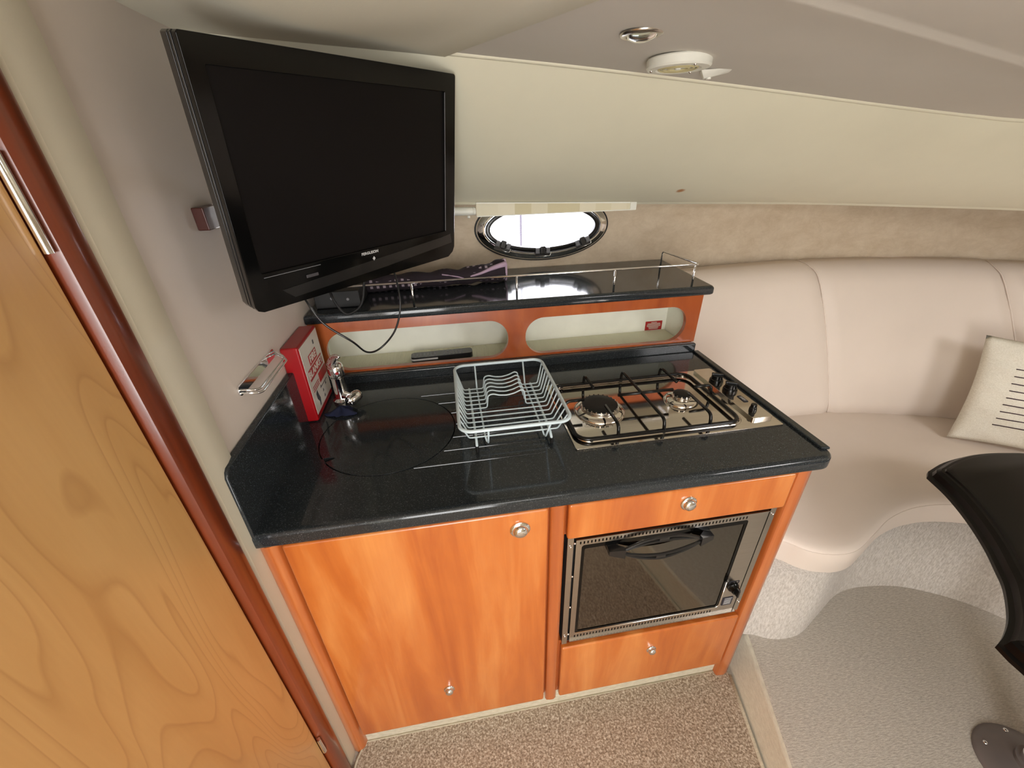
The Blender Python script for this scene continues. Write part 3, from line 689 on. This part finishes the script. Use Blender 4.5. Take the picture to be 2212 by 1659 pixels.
crumple('dishcloth', (-0.325, 1.012, 0.9105), 0.036, 0.022, 0.018, M['bluecloth'], 'crumpled navy blue cloth under the tap spout beside the fire blanket', 'cloth', 5)

# ================================================================== FIRE BLANKET
fb = thing('fire_blanket', (-0.40, 1.06, 0.9105), 'red fire blanket box with white label mounted upright on the left bulkhead', 'fire blanket')
mk('case', bx(-0.4195, -0.377, 0.979, 1.142, 0.9120, 1.124), M['red'], fb, bevel=0.005, seg=3)
FL = frame((-0.3768, 1.0, 0.0), (0, 1, 0), (0, 0, 1))   # faces +x
mk('label_sheet', plate(B(), [[(-0.016, 0.930), (0.137, 0.930), (0.137, 1.118), (-0.016, 1.118)]], 0.0008, FL), M['label'], fb, label='white printed instruction label')
def onl(name, bm, mat, par): return mk(name, bm, mat, par)
ls = fb.children[-1]
bm = B(); z_ = 0.0009
plate(bm, [[(0.026, 1.052), (0.092, 1.052), (0.092, 1.080), (0.026, 1.080)]], 0.0004, FL, z_)
plate(bm, [[(0.0, 1.018), (0.122, 1.018), (0.122, 1.049), (0.0, 1.049)]], 0.0004, FL, z_)
plate(bm, [[(0.062, 0.985), (0.134, 0.985), (0.134, 1.012), (0.062, 1.012)]], 0.0004, FL, z_)
for i in range(3): plate(bm, [[(0.0, 0.999-i*0.006), (0.055, 0.999-i*0.006), (0.055, 1.0015-i*0.006), (0.0, 1.0015-i*0.006)]], 0.0004, FL, z_)
mk('red_panels', bm, M['redprint'], ls)
mk('small_print', plate(B(), [[(0.062+0.0, 0.9725), (0.118, 0.9725), (0.118, 0.9745), (0.062, 0.9745)]], 0.0004, FL, z_), M['ink'], ls)
bm = B(); text(bm, 'FIRE', 0.026, FL @ Matrix.Translation((0.059, 1.0665, 0.0015)), 0.0002, bold=0.0006, xs=1.15); text(bm, 'BLANKET', 0.026, FL @ Matrix.Translation((0.061, 1.0335, 0.0015)), 0.0002, bold=0.0006, xs=1.12)
mk('lettering', bm, M['label'], ls)
for pg in ([(0.010, 0.977), (0.022, 0.984), (0.027, 0.968), (0.033, 0.955), (0.027, 0.938), (0.020, 0.936), (0.021, 0.950), (0.011, 0.962)], [(0.085, 1.090), (0.093, 1.090), (0.093, 1.101), (0.085, 1.101)],
           [(0.052, 0.972), (0.061, 0.973), (0.058, 0.981)], [(0.064, 0.955), (0.073, 0.956), (0.070, 0.964)], [(0.066, 0.938), (0.075, 0.939), (0.072, 0.947)], [(0.095, 0.962), (0.104, 0.963), (0.101, 0.971)]):
    mk('pictogram', plate(B(), [pg], 0.0004, FL, z_), M['ink'], ls)

# ================================================================== WALL RAIL, TV, BRACKET
tr = thing('towel_rail', (-0.42, 0.85, 1.12), 'small chrome towel rail fixed to the left bulkhead above the splash', 'towel rail')
bm = B(); plate(bm, [rrect(0.752, 0.945, 1.122, 1.143, 0.009, 5)], 0.004, frame((-0.4196, 0, 0), (0, 1, 0), (0, 0, 1))); mk('back_plate', bm, M['chrome'], tr, bevel=0.001)
bm = B()
for dz, off in ((0.0, 0.034), (0.007, 0.031)):
    tube(bm, rounded_path([(-0.418, 0.758, 1.128+dz), (-0.42+off, 0.772, 1.118+dz), (-0.42+off, 0.930, 1.118+dz), (-0.418, 0.944, 1.130+dz)], 0.012, 5), 0.0022, 10)
mk('rail', bm, M['chrome'], tr, smooth=True)

TLc = Vector((0, 0, 1.51)) + (Vector((-.292, .685, 1.657))-Vector((0, 0, 1.51)))*0.965; U = Vector((.692, .722, .003)).normalized(); Vd = Vector((-.131, .076, -.988)); Vd = (Vd - U*Vd.dot(U)).normalized()
ang = -0.018; U2 = (U*math.cos(ang) + Vd*math.sin(ang)); V2 = (-U*math.sin(ang) + Vd*math.cos(ang)); Nf = U2.cross(-V2)   # facing the viewer
Nf = -Nf if Nf.dot(Vector((0.7, -0.7, 0))) < 0 else Nf
TVM = frame(TLc, U2, -V2)
tv = bpy.data.objects.new('television', None); COL.objects.link(tv)
bc = TLc + (U2*0.25 + V2*0.372)*0.965
TVM2 = TVM.copy(); TVM2.translation = bc; tv.matrix_world = TVM2 @ Matrix.Diagonal((0.965, 0.965, 0.965, 1))
setp(tv, 'black flat-screen television hung across the corner on a wall bracket', 'television')
# local: x right, y up from the bottom edge, z out towards the viewer
TW, TH = 0.502, 0.372
tvo = [(TW/2, TH-0.003), (TW/2-0.003, TH), (-TW/2+0.003, TH), (-TW/2, TH-0.003), (-TW/2, 0.012), (-TW/2+0.004, 0.004), (-TW/2+0.013, 0.0), (TW/2-0.022, 0.0), (TW/2-0.006, 0.010), (TW/2, 0.022)]
bm = B(); plate(bm, [tvo, rrect(-TW/2+0.024, TW/2-0.033, 0.065, TH-0.032, 0.002, 2)], 0.012, None, -0.012)
bz = mk('bezel', bm, M['gloss'], tv, local=True, bevel=0.0015)
mk('screen', bx(-TW/2+0.022, TW/2-0.031, 0.063, TH-0.030, -0.006, -0.0035), M['screen'], tv, local=True, label='dark switched-off screen')
bm = B(); plate(bm, [offset(tvo, 0.002)], 0.003, None, -0.0155); plate(bm, [tvo], 0.006, None, -0.0215); plate(bm, [offset(tvo, 0.0025)], 0.003, None, -0.0245); plate(bm, [tvo], 0.017, None, -0.0415)
mk('side_rim', bm, M['blackplastic'], tv, local=True, bevel=0.001)
bm = B(); box(bm, -0.225, 0.225, 0.02, 0.345, -0.070, -0.0416); mk('rear_shell', bm, M['blackmatte'], tv, local=True, bevel=0.015, seg=3)
bm = B(); plate(bm, [[(-0.20, 0.030), (0.20, 0.052), (0.235, 0.056), (0.24, 0.034), (0.02, 0.020), (-0.18, 0.012)]], 0.0012, None, -0.0004); mk('speaker_panel', bm, M['blackplastic'], bz, local=True)
bm = B(); box(bm, -0.225, -0.12, 0.0575, 0.0583, 0, 0.0006); box(bm, TW/2-0.0335, TW/2-0.0325, 0.066, TH-0.033, -0.0005, 0.0006); bm.free()
mk('edge_glint_line', bx(-0.225, -0.12, 0.0575, 0.0583, 0, 0.0006), M['greyprint'], bz, local=True)  # both thin grey strips paint edge glints onto the bezel
mk('edge_glint_line', bx(TW/2-0.0335, TW/2-0.0325, 0.066, TH-0.033, -0.0005, 0.0006), M['greyprint'], bz, local=True)
mk('button', bx(-0.152, -0.128, 0.040, 0.046, 0, 0.0022), M['dimgrey'], bz, local=True, bevel=0.001)
mk('brand_lettering', text(B(), 'FERGUSON', 0.0075, Matrix.Translation((-0.008, 0.0575, 0.0008)), 0.0002, bold=0.0002, xs=1.1), M['frosted'], bz, local=True)
bm = B(); plate(bm, [[(0.0, 0.040), (0.0035, 0.0445), (0, 0.049), (-0.0035, 0.0445)]], 0.0005, None, 0.001); mk('emblem', bm, M['frosted'], bz, local=True)

br = thing('wall_bracket', (-0.42, 0.86, 1.43), 'swivel wall bracket on a dark wood block holding the television to the bulkhead', 'bracket')
mk('wood_block', bx(-0.4195, -0.400, 0.825, 0.905, 1.415, 1.452), M['darkwood'], br, bevel=0.002)
bm = bx(-0.4005, -0.396, 0.862, 0.905, 1.410, 1.455); tube(bm, rounded_path([(-0.397, 0.885, 1.435), (-0.37, 0.93, 1.435), (-0.24, 0.99, 1.44), (-0.185, 0.925, 1.44)], 0.02), 0.010, 10)
mk('swivel_arm', bm, M['chrome'], br, auto=40)

cb = mk('power_cable', tube(B(), spline([(-0.33, 0.94, 1.30), (-0.326, 0.98, 1.232), (-0.302, 0.98, 1.179), (-0.249, 0.985, 1.127), (-0.232, 1.04, 1.073), (-0.205, 1.08, 1.063), (-0.162, 1.08, 1.104), (-0.138, 1.08, 1.155), (-0.130, 1.08, 1.21), (-0.135, 1.06, 1.29), (-0.15, 1.02, 1.34)], 8), 0.0026, 8), M['blackplastic'], None, smooth=True)
setp(cb, 'thin black cable looping down below the television', 'cable')
cb = mk('aerial_cable', tube(B(), spline([(-0.20, 1.06, 1.32), (-0.215, 1.12, 1.27), (-0.224, 1.13, 1.225), (-0.238, 1.13, 1.18), (-0.261, 1.13, 1.158), (-0.286, 1.13, 1.153), (-0.304, 1.13, 1.18), (-0.31, 1.12, 1.22), (-0.29, 1.05, 1.30)], 8), 0.0036, 8), M['blackmatte'], None, smooth=True)
setp(cb, 'thicker short black cable loop hanging close behind the lower left of the television', 'cable')
# dark box at the left end of the shelf
sb = thing('tuner_box', (-0.33, 1.30, 1.135), 'small black electronics box on the left end of the shelf behind the television', 'box')
mk('case', bx(-0.395, -0.265, 1.245, 1.375, 1.1355, 1.185), M['blackmatte'], sb, bevel=0.003)
for x, z in ((-0.30, 1.16), (-0.345, 1.165)): mk('socket', lathe(B(), [(0.004, 0), (0.004, 0.001), (0, 0.001)], (x, 1.245, z), (0, -1, 0), 14), M['greyprint'], sb)

# rolled patterned cloth on the shelf
rc_ = thing('rolled_cloth', (-0.05, 1.42, 1.135), 'dark patterned cloth rolled up along the shelf under the portlight', 'cloth')
cp_ = spline([(-0.30, 1.405, 1.158), (-0.15, 1.41, 1.160), (0.0, 1.415, 1.163), (0.08, 1.42, 1.166), (0.15, 1.425, 1.170), (0.195, 1.432, 1.174)], 10)
rnd = random.Random(3)
def rollr(t): return 0.0265 + 0.011*max(0, t-0.55)/0.45 + 0.0015*math.sin(t*37)
bm = tube(B(), cp_, rollr, 24, caps=False, sx=1.1)
for v in bm.verts:
    v.co.z = max(v.co.z + 0.003*math.sin(v.co.x*60 + v.co.y*90), 1.1365)
mk('roll', bm, M['patterned'], rc_, smooth=True)
bm = B(); e = cp_[-1]; rows = []
for j in range(5):
    row = []
    for k in range(24):
        a = 2*PI*k/24; rr = (0.036, 0.037, 0.034, 0.020, 0.006)[j]; row.append((e.x + (0.0, 0.006, 0.007, -0.002, -0.008)[j], e.y+math.cos(a)*rr*1.1, max(1.1365, e.z+math.sin(a)*rr)))
    rows.append(row)
grid(bm, rows, True); mk('open_end', bm, M['clothedge'], rc_, label='pale mauve lining at the open end', smooth=True)
bm = B(); tube(bm, spline([(-0.02, 1.392, 1.180), (0.03, 1.390, 1.170), (0.075, 1.392, 1.157)], 6), 0.0022, 6); tube(bm, spline([(0.055, 1.392, 1.164), (0.11, 1.392, 1.176), (0.15, 1.394, 1.190), (0.20, 1.405, 1.200)], 6), lambda t: 0.002+0.008*t, 6); mk('folded_edge', bm, M['clothedge'], rc_, smooth=True)

# ================================================================== PORTLIGHT + BLIND
pw = mk('window_1', grid(B(), [[(x, 1.624, z) for x, z in ell(WC[0], WC[1], 0.232, 0.100, 64)], [(x, 1.66, z) for x, z in ell(WC[0], WC[1], 0.225, 0.092, 64)]], True), M['chrome'], kind='structure', smooth=True)
def ering(specs, n=72):
    rows = []
    for (rx, rz, y) in specs: rows.append([(x, y, z) for x, z in ell(WC[0], WC[1], rx, rz, n)])
    return grid(B(), rows, True)
mk('window_frame', ering([(0.256, 0.118, 1.6195), (0.256, 0.118, 1.612), (0.249, 0.112, 1.606), (0.225, 0.092, 1.600), (0.222, 0.088, 1.604), (0.221, 0.087, 1.62)]), M['chrome'], pw, label='polished oval portlight surround', auto=60)
mk('gasket', ering([(0.262, 0.123, 1.6198), (0.261, 0.122, 1.615), (0.255, 0.117, 1.614), (0.255, 0.117, 1.6198)]), M['blackmatte'], pw, auto=60)
mk('inner_gasket', ering([(0.222, 0.088, 1.602), (0.219, 0.084, 1.600), (0.204, 0.072, 1.602), (0.202, 0.070, 1.62)]), M['enamel'], pw, auto=60)
mk('inner_ring', ering([(0.233, 0.0985, 1.6045), (0.231, 0.0965, 1.6), (0.228, 0.094, 1.6), (0.226, 0.092, 1.604)]), M['chrome'], pw, auto=60)
mk('pane', plate(B(), [ell(WC[0], WC[1], 0.212, 0.078, 64)], 0.005, FRONT(1.618)), M['clearglass'], pw)
for cx_, cz_, an in ((0.215, 1.219, -0.32), (0.372, 1.190, 0.0), (0.533, 1.218, 0.34)):
    Mt = Matrix.Translation((cx_, 1.604, cz_)) @ Matrix.Rotation(-an, 4, 'Y')
    bm = box(B(), -0.030, 0.030, -0.006, 0.002, -0.012, 0.006, Mt); cl = mk('clip', bm, M['blackplastic'], pw, bevel=0.002)
    bm = B()
    for s in (-1, 1):
        for k in range(4): box(bm, s*0.021-0.007, s*0.021+0.007, -0.012, -0.001, 0.000+k*0.0055, 0.0035+k*0.0055, Mt)
        box(bm, s*0.021-0.006, s*0.021+0.006, -0.009, -0.001, 0.000, 0.019, Mt)
    mk('ribbed_knob', bm, M['greyprint'], cl)
    bm = box(B(), -0.010, 0.010, -0.016, -0.002, -0.004, 0.026, Mt); mk('lever', bm, M['blackplastic'], cl, bevel=0.004, seg=3)
    bm = tube(B(), rounded_path([Mt @ Vector(p) for p in ((-0.030, -0.006, -0.012), (0.030, -0.006, -0.012), (0.033, -0.006, 0.003))], 0.004), 0.0012, 6); mk('wire_edge', bm, M['chrome'], cl, smooth=True)

bl = thing('window_blind', (0.35, 1.44, 1.36), 'cream roller blind cassette with patterned fabric under the overhang above the portlight', 'blind')
bm = tube(B(), [(-0.10, 1.445, 1.370), (0.10, 1.445, 1.366)], 0.0125, 14); lathe(bm, [(0.0, 0), (0.011, 0), (0.013, 0.003), (0.011, 0.010), (0, 0.012)], (0.100, 1.445, 1.366), (1, 0, 0), 18); lathe(bm, [(0.004, 0), (0.005, 0.006), (0, 0.009)], (0.086, 1.443, 1.353), (0, 0, -1), 10)
mk('roller', bm, M['white'], bl, auto=40)
bm = B(); plate(bm, [[(0.112, 1.350), (0.660, 1.350), (0.660, 1.370), (0.112, 1.389)]], 0.005, FRONT(1.443)); mk('fabric', bm, M['blindfabric'], bl)
bm = B(); plate(bm, [[(0.112, 1.381), (0.660, 1.3665), (0.660, 1.374), (0.112, 1.392)]], 0.008, FRONT(1.446)); box(bm, 0.112, 0.660, 1.436, 1.446, 1.3485, 1.3515); box(bm, 0.640, 0.662, 1.4355, 1.4455, 1.349, 1.374)
mk('rail', bm, M['white'], bl)

op = mk('mooring_pole', lathe(B(), [(0.012, -1.0), (0.012, 2.5), (0, 2.5)], (0.754, 4.2, 0.5), n=14), M['outside'], None, smooth=True)
setp(op, 'thin dark upright pole outside seen through the portlight', 'pole')

# ================================================================== CEILING FITTINGS
dl = thing('downlight', (0.328, 0.760, zc(0.328)), 'small round chrome downlight recessed in the ceiling beside the smoke alarm', 'lamp')
zz = zc(0.328) + 0.004
bm = lathe(B(), [(0.033, 0), (0.033, 0.002), (0.031, 0.0035), (0.026, 0.0045), (0.0235, 0.004), (0.023, -0.004)], (0.328, 0.760, zz), (0, 0, -1), 40); mk('ring', bm, M['steel'], dl, auto=60)
mk('reflector', lathe(B(), [(0.023, 0.003), (0.012, -0.004), (0, -0.006)], (0.328, 0.760, zz), (0, 0, -1), 32), M['steel'], dl, smooth=True)
mk('lens', lathe(B(), [(0.0228, 0.003), (0.020, 0.007), (0.010, 0.0105), (0, 0.0115)], (0.328, 0.760, zz), (0, 0, -1), 32), M['lens'], dl, smooth=True)
sa = thing('smoke_alarm', (0.452, 0.870, zc(0.452)), 'round white alarm dome on the ceiling with yellowed ring grille', 'alarm')
az = zc(0.452) + 0.003
bm = lathe(B(), [(0, -0.002), (0.055, -0.002), (0.0565, 0.000), (0.0565, 0.0115), (0.054, 0.0145), (0.040, 0.015), (0.038, 0.0125), (0, 0.0125)], (0.452, 0.870, az), (0, 0, -1), 48); mk('housing', bm, M['white'], sa, auto=35)
bm = B()
for r in (0.034, 0.027, 0.018): tube(bm, [(0.452+r*math.cos(2*PI*k/40), 0.870+r*math.sin(2*PI*k/40), az-0.0135) for k in range(40)], 0.0018, 6, closed=True)
mk('grille', bm, M['yellowed'], sa, label='yellowed plastic ring grille', smooth=True)
mk('button', lathe(B(), [(0.005, 0), (0.005, 0.003), (0, 0.0035)], (0.452, 0.870, az-0.0125), (0, 0, -1), 16), M['white'], sa, auto=40)
for a in (0.6, 2.7, 4.85):
    mk('screw', lathe(B(), [(0.003, 0), (0.0028, 0.0018), (0, 0.0026)], (0.452+0.047*math.cos(a), 0.870+0.047*math.sin(a), az-0.0145), (0, 0, -1), 12), M['chrome'], sa, smooth=True)
mt = Matrix.Translation((0.552, 0.912, zc(0.552)+0.003)) @ Matrix.Rotation(-0.45, 4, 'Z') @ Matrix.Diagonal((1.25, 1.25, 1.1, 1))
ch = thing('ceiling_catch', (0.552, 0.912, zc(0.552)), 'small white wedge-shaped plastic catch on the ceiling beside the alarm', 'catch')
bm = B(); vs = [bm.verts.new(mt @ Vector(p)) for p in ((-0.022, -0.014, 0), (-0.022, 0.010, 0), (0.026, 0.014, 0), (0.026, -0.008, 0), (-0.016, -0.008, -0.012), (-0.016, 0.006, -0.012), (0.020, 0.010, -0.004), (0.020, -0.004, -0.004))]
bmesh.ops.convex_hull(bm, input=vs); mk('wedge', bm, M['white'], ch, bevel=0.001)
mk('button', lathe(B(), [(0.0045, 0), (0.0045, 0.003), (0, 0.004)], mt @ Vector((-0.008, 0.0, -0.010)), (0, 0, -1), 16), M['white'], ch, auto=40)

# ================================================================== SETTEE
stt = thing('settee', (1.4, 0.9, 0.08), 'cream vinyl U-shaped settee on a carpeted base wrapping round the table', 'settee')
ped = spline([(.80,.69,0),(.889,.672,0),(.95,.645,0),(1.011,.638,0),(1.07,.648,0),(1.17,.692,0),(1.28,.741,0),(1.36,.757,0),(1.454,.752,0),(1.548,.733,0),(1.639,.69,0),(1.717,.635,0),(1.782,.565,0),(1.84,.47,0),(1.88,.3,0),(1.9,0,0),(1.9,-1.38,0)], 6)
mk('base', grid(B(), [[(p.x, p.y, 0.078) for p in ped], [(p.x, p.y+0.004, 0.405) for p in ped], [(p.x+0.02, p.y+0.10, 0.41) for p in ped]]), M['pedestal'], stt, label='pale looped-pile carpeted base', smooth=True)
fr = spline([(.80,.745,0),(.88,.735,0),(.925,.705,0),(.958,.672,0),(1.0,.650,0),(1.06,.640,0),(1.118,.650,0),(1.211,.690,0),(1.30,.728,0),(1.39,.750,0),(1.466,.755,0),(1.55,.745,0),(1.65,.712,0),(1.73,.655,0),(1.79,.575,0),(1.84,.47,0),(1.88,.3,0),(1.9,0,0),(1.9,-1.38,0)], 5)
bk = spline([(.80,1.30,0),(.86,1.30,0),(.95,1.30,0),(1.05,1.30,0),(1.15,1.30,0),(1.25,1.30,0),(1.35,1.30,0),(1.48,1.295,0),(1.60,1.295,0),(1.72,1.27,0),(1.83,1.24,0),(1.95,1.20,0),(2.08,1.14,0),(2.2,1.05,0),(2.35,.92,0),(2.45,.75,0),(2.52,.45,0),(2.56,0,0),(2.56,-1.38,0)], 5)
rows = []
for t, z, ins in ((0, 0.398, 0.004), (0, 0.404, 0), (0, 0.478, -0.002), (0, 0.486, -0.001), (0, 0.494, 0.006), (0, 0.501, 0.020), (0.08, 0.507, 0), (0.2, 0.512, 0), (0.4, 0.514, 0), (0.6, 0.512, 0), (0.8, 0.508, 0), (0.94, 0.504, 0), (1.0, 0.500, 0)):
    row = []
    for i, (a, b_) in enumerate(zip(fr, bk)):
        dirv = (b_-a).normalized(); p = a.lerp(b_, t) + dirv*ins
        wr = 0.0022*math.sin(p.x*38+p.y*22)*math.sin(p.y*17-p.x*9) if 0.1 < t < 0.9 else 0
        row.append((p.x, p.y, z+wr))
    rows.append(row)
sc_ = mk('seat_cushion', grid(B(), rows), M['seatvinyl'], stt, label='cream vinyl seat cushion', smooth=True)
mk('piping', tube(B(), [(a.x, a.y-0.001, 0.484) for a in fr], 0.0020, 6), M['seatvinyl'], sc_, smooth=True)
Bb = [(.835,1.272),(1.2,1.285),(1.59,1.272),(1.85,1.21),(2.06,1.133),(2.25,1.02),(2.42,.8),(2.52,.45),(2.56,0),(2.56,-1.38)]
Bt = [(.835,1.435),(1.14,1.465),(1.495,1.475),(1.75,1.445),(1.97,1.385),(2.14,1.30),(2.4,1.08),(2.60,.6),(2.66,0),(2.66,-1.38)]
sb_ = spline([(x, y, 0) for x, y in Bb], 10); st_ = spline([(x, y, 0) for x, y in Bt], 10)
segs = [(0, 20), (20, 50), (50, 70), (70, 90)]
for a, b_ in segs:
    rows = []; n = b_-a
    prof = [(-0.02, 0.492, 0.02), (0.0, 0.494, 0.006), (0.0, 0.505, -0.004), (0.06, 0.56, -0.012), (0.3, 0.70, -0.022), (0.5, 0.82, -0.026), (0.7, 0.94, -0.022), (0.86, 1.03, -0.014), (0.95, 1.075, -0.002), (1.02, 1.095, 0.020), (1.05, 1.103, 0.045), (1.06, 1.104, 0.10), (1.0, 1.06, 0.10)]
    for t, z, off in prof:
        row = []
        for k in range(n+1):
            u = k/n; i = a+k; p0 = sb_[i]; p1 = st_[i]; p = p0.lerp(p1, t)
            tg = (sb_[min(i+1, len(sb_)-1)] - sb_[max(i-1, 0)]).normalized(); nv = Vector((-tg.y, tg.x, 0))
            ed = min(u, 1-u)*n/10*0.4; er = 0.014*math.exp(-ed/0.012) if (a > 0 or u > 0.5) else 0
            if a == 0 and u < 0.5: er = 0
            ins = off + er
            p = p + nv*ins
            if ed == 0 and (a > 0 or u > 0.5): p = p - nv*0.0
            row.append((p.x, p.y, z - (0.006*math.exp(-ed/0.012) if z > 1.0 else 0)))
        rows.append(row)
    mk('back_cushion', grid(B(), rows), M['seatvinyl'], stt, smooth=True)
for i in (20, 50, 70):
    pts = []
    for t, z, off in [(0.0, 0.50, 0.006), (0.06, 0.56, 0.002), (0.3, 0.70, -0.009), (0.5, 0.82, -0.013), (0.7, 0.94, -0.009), (0.86, 1.03, -0.001), (0.95, 1.072, 0.010), (1.02, 1.090, 0.032), (1.05, 1.098, 0.06), (1.06, 1.10, 0.10)]:
        tg = (sb_[i+1]-sb_[i-1]).normalized(); nv = Vector((-tg.y, tg.x, 0)); p = sb_[i].lerp(st_[i], t) + nv*off; pts.append((p.x, p.y, z))
    mk('welt', tube(B(), spline(pts, 4), 0.0028, 8), M['seatvinyl'], stt, smooth=True)

# throw pillow
o0 = Vector((1.878, 1.038, 0.512)); ux = Vector((0.77, -0.64, 0)).normalized(); uy = Vector((0.06, 0.12, 0.39)).normalized(); PM = frame(o0, ux, uy)
pl_ = bpy.data.objects.new('throw_pillow', None); COL.objects.link(pl_); pl_.matrix_world = PM
setp(pl_, 'off-white linen throw pillow with thin dark stripes leaning on the settee back', 'pillow')
def pil(u, v, s):
    W__, H__ = 0.42, 0.40; e = (max(0, 1-abs(2*u-1)**2.6)*max(0, 1-abs(2*v-1)**2.6))**0.5
    pin = 0.018*(math.sin(PI*u)*(1-abs(2*v-1)))**1
    x = W__*u + 0.014*(1-2*u)*(math.sin(PI*v))*(1 if True else 0); y = H__*v + 0.014*(1-2*v)*math.sin(PI*u)
    wr = 0.0035*math.sin(v*60+u*7)*math.exp(-((u-0.08)/0.12)**2) + 0.002*math.sin(u*21+v*33)
    return Vector((x, y, s*(0.055*e) + wr*e*2*s + 0.035))
rows = []; n = 28
for s in (1, -1):
    bm = B() if s == 1 else bm
    grid(bm, [[pil(i/n, j/n, s) for i in range(n+1)] for j in range(n+1)])
bmesh.ops.remove_doubles(bm, verts=bm.verts[:], dist=0.0008)
mk('cover', bm, M['linen'], pl_, local=True, smooth=True)
bm = B()
for j in range(9):
    v = 0.20 + j*0.068; u0 = 0.20
    tube(bm, [pil(u0 + (0.8-u0)*k/16, v, 1) + Vector((0, 0, 0.0006)) for k in range(17)], 0.0019, 6)
mk('stripe', bm, M['stripe'], pl_, local=True, smooth=True, label='dark aubergine stitched stripes')

# ================================================================== TABLE
tb = thing('saloon_table', (1.37, 0.22, 0.08), 'black lacquered saloon table with shaped edge on a grey floor pedestal', 'table')
o_l = [(.904,.10,0),(.905,.20,0),(.906,.253,0)]
cv = spline([(.911,.276,0),(.939,.286,0),(.975,.304,0),(1.008,.326,0),(1.057,.366,0),(1.09,.403,0),(1.134,.456,0),(1.183,.529,0),(1.221,.602,0),(1.243,.668,0)], 4)
tc = spline([(1.262,.683,0),(1.342,.706,0),(1.433,.716,0),(1.517,.708,0),(1.60,.68,0),(1.72,.58,0),(1.78,.40,0),(1.79,.15,0),(1.75,-.1,0),(1.6,-.28,0),(1.35,-.33,0),(1.1,-.25,0),(.95,-.05,0)], 4)
poly = [(p[0], p[1]) for p in o_l] + [(p.x, p.y) for p in cv] + [(p.x, p.y) for p in tc]
cen = Vector((1.37, 0.2))
def off(poly, d):
    out = []; n = len(poly)
    for i in range(n):
        a = Vector(poly[i-1]); c = Vector(poly[(i+1) % n]); tg = (c-a).normalized(); nv = Vector((tg.y, -tg.x)); p = Vector(poly[i])
        out.append(p + nv*d)
    return out
A_ = sum(poly[i-1][0]*poly[i][1]-poly[i][0]*poly[i-1][1] for i in range(len(poly)))
sg = -1 if A_ > 0 else 1
bm = B(); rows = []
for d_, z in ((0.03, 0.715), (0.0, 0.715), (0.0, 0.724), (0.008, 0.726), (0.010, 0.730), (0.012, 0.740), (0.020, 0.747), (0.026, 0.748), (0.028, 0.752), (0.034, 0.754)):
    rows.append([(p.x, p.y, z) for p in off(poly, sg*d_)])
grid(bm, rows, True); bm.faces.ensure_lookup_table()
topv = [v for v in bm.verts if abs(v.co.z-0.754) < 1e-6]; botv = [v for v in bm.verts[:len(poly)]]
bm.verts.ensure_lookup_table(); bm.faces.new([bm.verts[i] for i in range(len(bm.verts)-len(poly), len(bm.verts))]); bm.faces.new([bm.verts[i] for i in range(len(poly))])
mk('tabletop', bm, M['tabletop'], tb, auto=30)
bm = lathe(B(), [(0.107, 0.0), (0.107, 0.003), (0.100, 0.010), (0.075, 0.022), (0.048, 0.030), (0.042, 0.034), (0.042, 0.045), (0, 0.045)], (1.365, 0.228, 0.0805), n=48); bp_ = mk('floor_plate', bm, M['greymetal'], tb, label='grey domed floor plate', auto=50)
for k in range(6):
    a = 2.25 - k*PI/3; mk('screw', lathe(B(), [(0.0055, 0), (0.0050, 0.002), (0, 0.003)], (1.365+0.086*math.cos(a), 0.228+0.086*math.sin(a), 0.0985), (0, 0, 1), 14), M['chrome'], bp_, smooth=True)
mk('column', lathe(B(), [(0.034, 0.03), (0.034, 0.06), (0.030, 0.064), (0.030, 0.635), (0.09, 0.637), (0.09, 0.6345)], (1.365, 0.228, 0.0805), n=32), M['chrome'], tb, label='chrome table column', auto=40)
